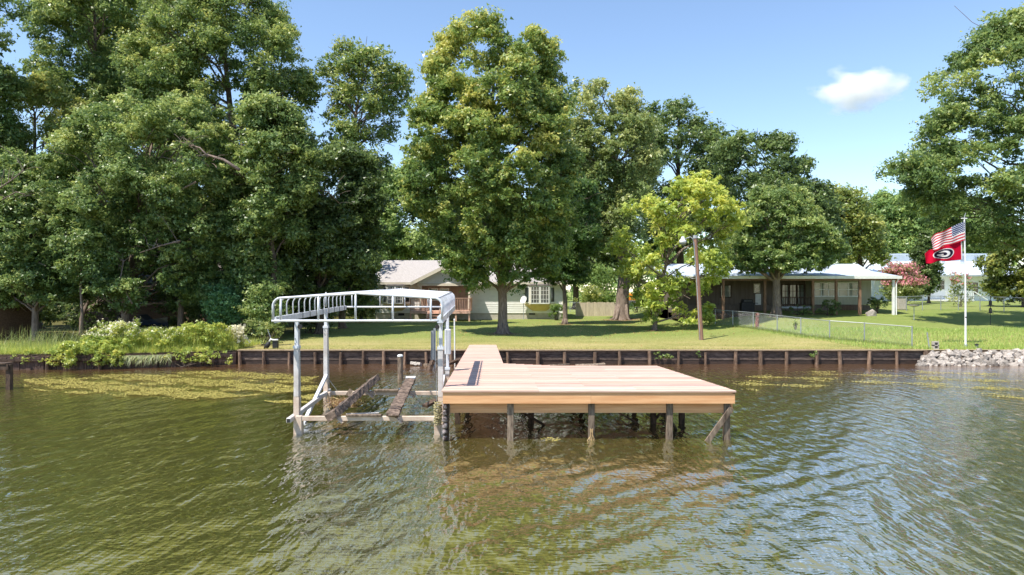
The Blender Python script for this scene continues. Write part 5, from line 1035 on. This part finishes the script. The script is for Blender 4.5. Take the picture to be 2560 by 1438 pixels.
tree('bank_oak', 'broad oak near the water on the left with a straight trunk', GU(313, 41), 41.5,
     [(235, 330, 480), (300, 200, 560), (380, 130, 600), (460, 90, 620), (540, 80, 620), (610, 90, 600), (670, 110, 580), (730, 150, 560), (765, 330, 540)], 'oak', .17, .5, .95, 185, .24, 'bark', 35, limbs=50, group=WG, tz=.25, flare=1.3,
     dead=((38.4, .1, (598, 425), (560, 400), (520, 388), (470, 392), (430, 408)), (38.2, .07, (520, 392), (500, 370), (450, 355)), (38.4, .06, (490, 455), (460, 470), (430, 490)), (38.0, .06, (450, 602), (400, 615), (350, 632)), (38.0, .05, (330, 760), (300, 700), (310, 650))))
tree('bank_oak', 'leafy oak overhanging the left bank beside the thin pale trunk', GU(88, 40), 40,
     [(390, 20, 110), (450, -20, 190), (520, -40, 210), (600, -40, 220), (680, -30, 210), (760, -20, 200)], 'oak', .17, .5, .9, 90, .2, 'bark', 36, limbs=30, group=WG, flare=1.3,
     dead=((37.0, .05, (0, 470), (30, 450), (60, 425)), (37.0, .04, (5, 500), (40, 480), (75, 490))))
tree('edge_tree', 'loose-crowned tree at the far left edge of the wood', GU(-40, 46), 46,
     [(-60, -160, 60), (0, -160, 60), (80, -160, 40), (170, -160, 60), (260, -160, 40), (360, -160, 60), (480, -160, 60), (620, -160, 60)], 'oak', .2, .36, 1.1, 80, .3, 'bark', 37, limbs=26, group=WG)
tree('wood_magnolia', 'dark dense evergreen at the right side of the wood beside the lawn', GU(800, 45), 46,
     [(370, 760, 900), (430, 700, 950), (500, 660, 960), (580, 640, 960), (660, 640, 950), (730, 660, 930), (775, 680, 900)], 'oak_dark', .21, .55, 1.1, 130, .3, 'bark_dark', 38, limbs=26, group=WG, tz=.2,
     dead=((42.5, .1, (722, 560), (716, 520), (730, 490), (765, 468)), (42.5, .05, (730, 490), (690, 480), (660, 500)), (42.3, .05, (770, 470), (820, 480), (850, 510))))
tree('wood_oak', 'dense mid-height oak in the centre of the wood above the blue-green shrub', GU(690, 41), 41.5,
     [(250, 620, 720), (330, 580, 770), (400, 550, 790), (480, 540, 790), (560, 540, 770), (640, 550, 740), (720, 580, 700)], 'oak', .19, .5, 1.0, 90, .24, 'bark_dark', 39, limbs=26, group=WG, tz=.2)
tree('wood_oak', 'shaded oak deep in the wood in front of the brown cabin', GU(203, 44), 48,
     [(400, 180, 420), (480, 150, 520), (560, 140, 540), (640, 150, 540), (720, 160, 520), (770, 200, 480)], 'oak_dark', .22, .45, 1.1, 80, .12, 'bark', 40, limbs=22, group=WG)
tree('wood_oak', 'green oak behind the others at the top of the wood', GU(380, 60), 60,
     [(-60, 230, 420), (0, 200, 470), (100, 190, 490), (200, 200, 490), (320, 210, 480), (430, 230, 460)], 'oak', .26, .4, 1.5, 70, .35, 'bark', 41, limbs=20, group=WG, tz=.25)
for i, (u, Y, lab, r) in enumerate(((450, 42, 'grey trunk between the dark blue boat and the blue-green shrub', .17), (203, 38.6, 'thin pale stem in the weeds on the left bank', .075), (740, 47, 'dark ivy-hung trunk at the edge of the lawn by the lift', .16))):
    b = GU(u, Y); t = thing('tree_trunk', lab, 'tree trunk', b, WG); m = MB(); m.tube([b + Vector((0, 0, -.2)), b + Vector((.05, 0, 1.6)), b + Vector((-.1, .1, 3.4)), b + Vector((.1, .1, 6))], [r * 1.3, r, r * .85, r * .6], 9); m.build('trunk', M['bark' if i < 2 else 'bark_dark'], t, smooth=True)
    rg = np.random.default_rng(i); lb_ = [(b.x + rg.normal() * .5, b.y + rg.normal() * .4, b.z + 4 + rg.random() * 2.5, .6) for _ in range(8)]; P, Nn, Sz, Ti = lobe_leaves(lb_, .17, .5, rg); RNG = rg; quads_mesh('crown', leaf_quads(P, Nn, Sz), LEAF['oak'], t, Ti)

# ------------------------------------------------------------------ shrubs
def shrub(name, label, c, w, h, leaf_m, leaf=.12, cover=.6, n=18, seed=1, group=None, extra=None, d=.8, droop=0, cat='shrub', aspect=.55, stems=True):
    global RNG; rg = np.random.default_rng(seed); RNG = rg; t = thing(name, label, cat, c, group); L = []
    for k in range(n):
        r = min(w, h) * rg.uniform(.16, .3); a = rg.random() * 6.28; q = rg.random() ** .5; z = h * (.18 + .72 * rg.random()); f = math.sqrt(max(.05, 1 - ((z / h - .4) / .68) ** 2))
        L.append((c.x + (w / 2 - r * .7) * f * q * math.cos(a), c.y + (w / 2 - r * .7) * f * d * q * math.sin(a), c.z + min(max(z, r * .6), h - r * .7), r))
    P, Nn, Sz, Ti = lobe_leaves(L, leaf, cover, rg); P[:, 2] = np.maximum(P[:, 2], c.z + .01); quads_mesh('foliage', leaf_quads(P, Nn, Sz, aspect, droop), LEAF[leaf_m], t, Ti); TOTAL[0] += len(P)
    if stems:
        m = MB()
        for (x, y, z, r) in L[:8]: branch(m, c + Vector((rg.normal() * w * .06, rg.normal() * w * .06, -.1)), (x, y, z), .03, .01, rg, 3, .05, 5)
        m.build('stems', M['bark_dark'], t)
    if extra:
        lm, frac, sz, zmin = extra; k = (P[:, 2] > c.z + h * zmin) & (rg.random(len(P)) < frac); quads_mesh('blossom', leaf_quads(P[k] + Nn[k] * .06 / np.linalg.norm(Nn[k], axis=1, keepdims=True) + np.array([0, -.03, .03]), Nn[k], Sz[k] * sz, .8), LEAF[lm], t, np.clip(Ti[k] + .1, 0, 1))
    return t
shrub('crape_myrtle', 'large pink-flowering crape myrtle in front of the white house', GU(2258, 69), 4.6, 4.2, 'olive', .16, .5, 44, 51, extra=('pink', .42, 1.2, .45))
shrub('crape_myrtle', 'smaller thin crape myrtle behind the flagpole', GU(2402, 62), 2.5, 3.3, 'yellow', .14, .28, 20, 52, extra=('pink', .25, 1.2, .6))
shrub('bay_bush', 'rounded green bush below the right bay window', GU(1390, 60.6), 2.0, 1.5, 'bg', .12, .7, 16, 53)
shrub('porch_bush', 'dark bush in front of the porch lattice', Vector((XU(2076, 51.3), 51.3, float(ground_z(25, 51.3)))), 2.2, 1.2, 'oak_dark', .12, .6, 16, 54)
shrub('porch_bush', 'low dark planting beside the forked oak trunk', Vector((XU(2000, 51.3), 51.3, float(ground_z(22, 51.3)))), 2.6, .8, 'oak_dark', .12, .6, 16, 55)
shrub('corner_bush', 'black-green bush at the right corner of the porch house', Vector((XU(2192, 52.5), 52.5, float(ground_z(28, 52.5)))), 1.6, 1.3, 'oak_dark', .12, .7, 14, 56)
shrub('yard_bush', 'loose bush beyond the board fence near the slender tree', GU(1478, 71), 3.6, 3.2, 'yellow', .2, .4, 20, 57)
shrub('yard_bush', 'tall leafy bush between the slender tree and the wide trunk', GU(1490, 76), 5.0, 5.5, 'bg', .25, .45, 26, 58)
shrub('yard_bush', 'small bush beside the orange trailer', GU(1590, 70), 1.6, 2.0, 'bg', .16, .5, 12, 59)
shrub('house_shrub', 'leafy shrub against the left end of the grey house', GU(905, 57), 3.6, 4.0, 'magnolia', .2, .5, 26, 60)
shrub('wood_shrub', 'blue-green shrub at the edge of the wood above the weeds', GU(560, 41), 3.6, 3.6, 'teal', .13, .5, 34, 61)
shrub('wood_shrub', 'dark viny thicket behind the plank wall end beside the lawn', GU(665, 40), 3.2, 3.6, 'oak', .15, .45, 30, 62)
shrub('wood_shrub', 'shaded shrub under the wood just left of the lawn', GU(770, 46), 3.6, 2.6, 'oak_dark', .16, .5, 24, 63)
shrub('wood_shrub', 'dry brown thicket behind the small outboard motor', GU(655, 36.6), 2.4, 1.5, 'olive', .1, .25, 20, 64)
shrub('wood_shrub', 'dark undergrowth in front of the brown cabin, right of the boat', GU(480, 44.5), 4.0, 2.2, 'oak_dark', .16, .5, 26, 65)
shrub('wood_shrub', 'dark undergrowth at the left edge under the trees', GU(60, 44), 5.0, 3.0, 'oak_dark', .17, .5, 30, 66)
shrub('wood_shrub', 'dark undergrowth between the thin pale stem and the boat', GU(240, 45.5), 4.0, 2.4, 'oak_dark', .17, .5, 26, 67)
# overgrown bank
def bk(u, Y): return Vector((XU(u, Y), Y, float(ground_z(XU(u, Y), Y)) - .06))
shrub('bank_bush', 'bright yellow-green bush spilling over the left plank wall', Vector((XU(215, 31.95), 31.95, .02)), 3.9, 1.35, 'weed', .105, .65, 60, 71, d=.45)
shrub('bank_bush', 'white-flowered vine mounded on the left bank', bk(290, 33.2), 3.2, 1.55, 'weed', .095, .6, 50, 72, extra=('white_flower', .3, .7, .5), d=.6)
shrub('bank_bush', 'white-flecked weed mound right of the flowering vine', bk(400, 33.6), 3.0, 1.2, 'weed', .095, .55, 44, 73, extra=('white_flower', .2, .6, .5), d=.6)
shrub('bank_bush', 'yellow-green weed mound at the right end of the plank wall', bk(510, 34.2), 3.2, 1.45, 'weed', .095, .55, 50, 74, d=.6)
shrub('bank_bush', 'pale dried vine heap at the corner of the timber bulkhead', bk(587, 35.2), 1.5, 1.3, 'white_flower', .09, .35, 20, 75, d=.7)
shrub('bank_bush', 'leafy green clump low on the plank wall left of the bright bush', Vector((XU(95, 31.7), 31.75, .25)), 2.4, .75, 'weed', .1, .5, 22, 76, d=.4)
shrub('bank_bush', 'grassy weeds draping over the right half of the left plank wall', Vector((XU(470, 32.75), 32.75, .12)), 4.6, .85, 'weed', .09, .5, 46, 81, d=.16)
shrub('bulkhead_vine', 'green vine trailing over the timber bulkhead behind the platform', Vector((XU(1662, 33.9), 33.9, .22)), 1.3, .42, 'bg', .07, .6, 14, 77, d=.12, cat='vine', stems=False)
shrub('bulkhead_vine', 'small tuft of vine on the bulkhead near its right end', Vector((XU(2035, 33.9), 33.9, .3)), .5, .38, 'bg', .06, .5, 8, 78, d=.15, cat='vine', stems=False)
shrub('bulkhead_vine', 'thin sprig of vine hanging on the bulkhead right of the platform', Vector((XU(1745, 33.9), 33.9, .3)), .3, .38, 'bg', .06, .5, 6, 79, d=.15, cat='vine', stems=False)
shrub('sapling', 'small yellow sapling beside the chain-link fence', on_ground(1990, 826), .5, .8, 'lime', .1, .5, 8, 80, cat='sapling')

# ------------------------------------------------------------------ grass, weeds and floating leaves
def blades(name, pts, h, w, lm, lean=.35, kind=True, seed=3):
    rg = np.random.default_rng(seed); n = len(pts); a = rg.random(n) * 6.28; d = np.stack([np.cos(a), np.sin(a), np.zeros(n)], 1); s = np.stack([-np.sin(a), np.cos(a), np.zeros(n)], 1)
    hh = (h * rg.uniform(.5, 1.4, n))[:, None]; ww = (w * rg.uniform(.6, 1.3, n))[:, None]; ln = (np.abs(rg.normal(size=n)) * lean)[:, None]; up = np.array([0, 0, 1.0])
    mid = pts + up * hh * .6 + d * hh * ln * .35; tip = pts + up * hh * (1 - .25 * ln) + d * hh * ln
    if h < .4: V = np.stack([pts - s * ww, pts + s * ww, tip], 1); tn = np.clip(rg.normal(.5, .22, n), 0, 1)
    else:
        m1 = pts + up * hh * .4 + d * hh * ln * .12; m2 = pts + up * hh * (.75 - .06 * ln) + d * hh * ln * .5; tn = np.clip(rg.normal(.5, .22, n), 0, 1); tn = np.concatenate([tn] * 3)
        V = np.concatenate([np.stack([pts - s * ww, pts + s * ww, m1 + s * ww * .9, m1 - s * ww * .9], 1), np.stack([m1 - s * ww * .9, m1 + s * ww * .9, m2 + s * ww * .6, m2 - s * ww * .6], 1), np.stack([m2 - s * ww * .6, m2 + s * ww * .6, tip + s * ww * .05, tip - s * ww * .05], 1)])
    o = quads_mesh(name, V, LEAF[lm], None, tn); tag(o, kind='stuff'); return o
rg = np.random.default_rng(101)
n = 45000; x = rg.uniform(-13.3, 20.5, n); Yg = 34.25 + 27 * rg.random(n) ** 1.9; pts = np.stack([x, Yg, ground_z(x, Yg) - .005], 1)
o = blades('grass', pts, .055, .009, 'grass', .7, seed=5); tag(o, 'short mown grass of the lawn above the bulkhead', 'grass')
n = 34000; x = rg.uniform(16, 34, n); Yg = 34.45 + 9 * rg.random(n) ** 1.5; k = x > 18.5 - (Yg - 34.4) * .4; x, Yg = x[k], Yg[k]; pts = np.stack([x, Yg, ground_z(x, Yg) - .01], 1)
o = blades('tall_grass', pts, .16, .011, 'fresh', .5, seed=6); tag(o, 'uncut bright grass around the flagpole', 'grass')
n = 30000; x = rg.uniform(-32, -13.8, n); Yg = shore(x) + .15 + 5 * rg.random(n) ** 1.6; pts = np.stack([x, Yg, ground_z(x, Yg) - .02], 1)
o = blades('bank_grass', pts, .36, .009, 'weed', .6, seed=7); tag(o, 'rough yellow-green grass on the overgrown left bank', 'grass')
n = 4500; x = rg.uniform(XU(330, 34), XU(575, 34), n); Yg = shore(x) + .5 + 1.6 * rg.random(n); pts = np.stack([x, Yg, ground_z(x, Yg) - .02], 1)
o = blades('goldenrod', pts, .95, .007, 'weed', .3, seed=8); tag(o, 'tall yellow-green goldenrod stalks behind the weed mounds', 'weeds')
n = 700; x = rg.uniform(XU(0, 34), XU(260, 34), n); Yg = shore(x) + 1.5 + 3 * rg.random(n); pts = np.stack([x, Yg, ground_z(x, Yg) - .02], 1)
o = blades('dry_grass', pts, 1.0, .006, 'olive', .8, seed=9); tag(o, 'tall arching dry grass under the left trees', 'grass')
n = 260; x = rg.uniform(XU(295, 32), XU(420, 32), n); pts = np.stack([x, shore(x) - .1 - .1 * rg.random(n), np.full(n, .62)], 1)
d = np.stack([rg.normal(-.25, .25, n), -np.abs(rg.normal(.25, .15, n)), -rg.uniform(.2, .62, n)], 1); s = np.tile(np.array([[.012, 0, 0]]), (n, 1)); mid = pts + d * .45 + np.array([0, -.08, .08])
tag(quads_mesh('hanging_grass', np.stack([pts, mid - s, pts + d, mid + s], 1), LEAF['olive'], None, rg.random(n)), 'dry grass hanging down over the left plank wall', 'grass', kind='stuff')
# tufts along the fence foot and around the trunks
pp = []
for (a, b_) in zip([(2280, 868), (2161, 856), (2074, 849), (2002, 840), (1943, 831), (1883, 822)], [(2161, 856), (2074, 849), (2002, 840), (1943, 831), (1883, 822), (1832, 816)]):
    A, B = on_ground(*a), on_ground(*b_); t = rg.random(900); q = np.array(A)[None] * (1 - t[:, None]) + np.array(B)[None] * t[:, None]; q[:, :2] += rg.normal(size=(900, 2)) * .12; q[:, 2] = ground_z(q[:, 0], q[:, 1]) - .01; pp.append(q)
o = blades('fence_grass', np.concatenate(pp), .2, .009, 'olive', .5, seed=10); tag(o, 'dry grass left standing along the foot of the chain-link fence', 'grass')

n = 5000; x = rg.uniform(-13.4, 20.4, n); Yg = 34.2 + np.abs(rg.normal(size=n)) * .12; pts = np.stack([x, Yg, np.maximum(ground_z(x, Yg), .715) - .02], 1)
o = blades('edge_grass', pts, .11, .008, 'grass', .9, seed=12); tag(o, 'ragged fringe of grass along the bulkhead cap', 'grass')
n = 2600; c_ = rg.choice(4, n); cc = np.array([on_ground(*p) for p in ((1257, 835), (1413, 811), (1556, 800), (1637, 826))])[c_]; x = cc[:, 0] + rg.normal(size=n) * 4 + 1.5; Yg = np.clip(cc[:, 1] + rg.normal(size=n) * 3, 35, 70); P = np.stack([x, Yg, ground_z(x, Yg) + .03], 1); N_ = rg.normal(size=(n, 3)) * .3; N_[:, 2] = 1; RNG = rg
tag(quads_mesh('fallen_leaves', leaf_quads(P, N_, rg.uniform(.05, .13, n), .7), leaf_mat('fallen_leaf', S(92, 66, 40), S(134, 100, 58), S(164, 132, 78)), None, rg.random(n)), 'brown fallen leaves scattered under the lawn trees', 'leaves', kind='stuff')

def floating(name, label, poly, n, seed, size, thin, holes):
    rg = np.random.default_rng(seed); us = rg.uniform(min(p[0] for p in poly), max(p[0] for p in poly), n * 4); vv = rg.uniform(min(p[1] for p in poly), max(p[1] for p in poly), n * 4)
    # polygon outline (on the water surface) from its projected corners
    ins = np.zeros(len(us), bool); j = len(poly) - 1
    for i in range(len(poly)):
        (xi, yi), (xj, yj) = poly[i], poly[j]; c = ((yi > vv) != (yj > vv)) & (us < (xj - xi) * (vv - yi) / (yj - yi + 1e-9) + xi); ins ^= c; j = i
    us, vv = us[ins], vv[ins]; Yf = CAM_H * FPX / (vv - HOR); xf = (us - 1280) / FPX * Yf
    f = np.sin(xf * 1.1 + Yf * 2.3 + seed) + np.sin(xf * 2.7 - Yf * 1.6) * .7 + np.sin(Yf * 5.1 + xf * .6) * .6 + np.sin(xf * 6.3 + Yf * 7.7) * .5 + rg.normal(size=len(xf)) * .35
    k = f > holes; xf, Yf = xf[k][:n], Yf[k][:n]; m = len(xf); P = np.stack([xf, Yf, np.full(m, .022) + rg.random(m) * .012], 1); N_ = rg.normal(size=(m, 3)) * thin; N_[:, 2] = 1
    global RNG; RNG = rg; q = leaf_quads(P, N_, size * rg.uniform(.5, 1.4, m), .75); q[:, :, 2] = np.maximum(q[:, :, 2], .012)
    o = quads_mesh(name, q, LEAF['float'], None, np.clip(rg.normal(.55, .2, m), 0, 1)); tag(o, label, 'water weed', kind='stuff')
floating('floating_weed', 'yellow-green mat of floating weed left of the boat lift', [(60, 950), (200, 940), (380, 935), (500, 929), (600, 928), (700, 934), (800, 942), (770, 955), (810, 962), (800, 975), (640, 990), (520, 1000), (330, 996), (180, 985), (60, 975)], 30000, 3, .06, .16, -.25)
floating('floating_weed', 'small patch of floating weed behind the left lift leg', [(660, 1004), (730, 992), (815, 984), (830, 992), (800, 1008), (690, 1010)], 2200, 4, .06, .16, -.1)
floating('floating_weed', 'thin yellowish scum of floating weed right of the platform', [(1800, 960), (1830, 945), (1960, 932), (2150, 926), (2400, 930), (2560, 935), (2560, 1000), (2400, 985), (2250, 970), (2100, 965), (1960, 975), (1900, 982)], 13000, 5, .06, .16, .8)
floating('floating_weed', 'few bright green floating leaves under the platform front', [(1350, 1098), (1400, 1096), (1400, 1104), (1355, 1105)], 40, 6, .07, .1, -3)

# ------------------------------------------------------------------ wood that closes the horizon
rg = np.random.default_rng(202); L = []
for i in range(220):
    x = rg.uniform(-150, 170); Yw = rg.uniform(112, 135); h = 11 + 3 * math.sin(x * .07) + 2 * math.sin(x * .19 + 1) + rg.normal() * 1.2; z = 2.5 + h * rg.random() ** .7
    L.append((x, Yw, z, rg.uniform(2.2, 3.6)))
P, Nn, Sz, Ti = lobe_leaves(L, .95, .6, rg); RNG = rg
tag(quads_mesh('far_wood', leaf_quads(P, Nn, Sz), LEAF['bg'], None, Ti), 'far wood closing the view behind the houses', 'wood', kind='stuff')
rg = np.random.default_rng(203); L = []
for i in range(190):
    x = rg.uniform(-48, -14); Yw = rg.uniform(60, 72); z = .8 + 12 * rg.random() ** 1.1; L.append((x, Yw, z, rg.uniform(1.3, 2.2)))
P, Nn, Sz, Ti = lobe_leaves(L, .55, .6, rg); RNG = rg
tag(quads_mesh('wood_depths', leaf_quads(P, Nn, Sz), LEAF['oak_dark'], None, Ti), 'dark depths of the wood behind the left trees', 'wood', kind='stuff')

# ------------------------------------------------------------------ the one small cloud
cm, nt, N, K = nodes('cloud_vapour'); out = N('ShaderNodeOutputMaterial'); pv = N('ShaderNodeVolumePrincipled'); K(pv.outputs[0], out.inputs['Volume'])
pv.inputs['Color'].default_value = (1, 1, 1, 1); pv.inputs['Anisotropy'].default_value = .1
tc = N('ShaderNodeTexCoord'); nz = N('ShaderNodeTexNoise'); nz.inputs['Scale'].default_value = 2.2; nz.inputs['Detail'].default_value = 6; K(tc.outputs['Object'], nz.inputs['Vector'])
ln = N('ShaderNodeVectorMath'); ln.operation = 'LENGTH'; K(tc.outputs['Object'], ln.inputs[0])
a1 = N('ShaderNodeMath'); a1.operation = 'MULTIPLY_ADD'; a1.inputs[1].default_value = -1.0; a1.inputs[2].default_value = .62; K(ln.outputs['Value'], a1.inputs[0])
a2 = N('ShaderNodeMath'); a2.operation = 'MULTIPLY_ADD'; a2.inputs[1].default_value = 1.5; a2.inputs[2].default_value = -.72; K(nz.outputs['Fac'], a2.inputs[0])
a3 = N('ShaderNodeMath'); a3.operation = 'ADD'; K(a1.outputs[0], a3.inputs[0]); K(a2.outputs[0], a3.inputs[1])
mr = N('ShaderNodeMapRange'); mr.inputs['From Min'].default_value = 0; mr.inputs['From Max'].default_value = .45; mr.inputs['To Max'].default_value = .075; K(a3.outputs[0], mr.inputs[0]); K(mr.outputs[0], pv.inputs['Density'])
import bmesh
bm = bmesh.new(); bmesh.ops.create_icosphere(bm, subdivisions=3, radius=1.0); me = bpy.data.meshes.new('cloud'); bm.to_mesh(me); bm.free()
o = link('cloud', me, cm); CY = 900.0; o.location = PX(2145, 222, CY); o.scale = (82, 50, 40); tag(o, 'small white cloud in the open sky on the right', 'cloud')
print('leaves', TOTAL[0])
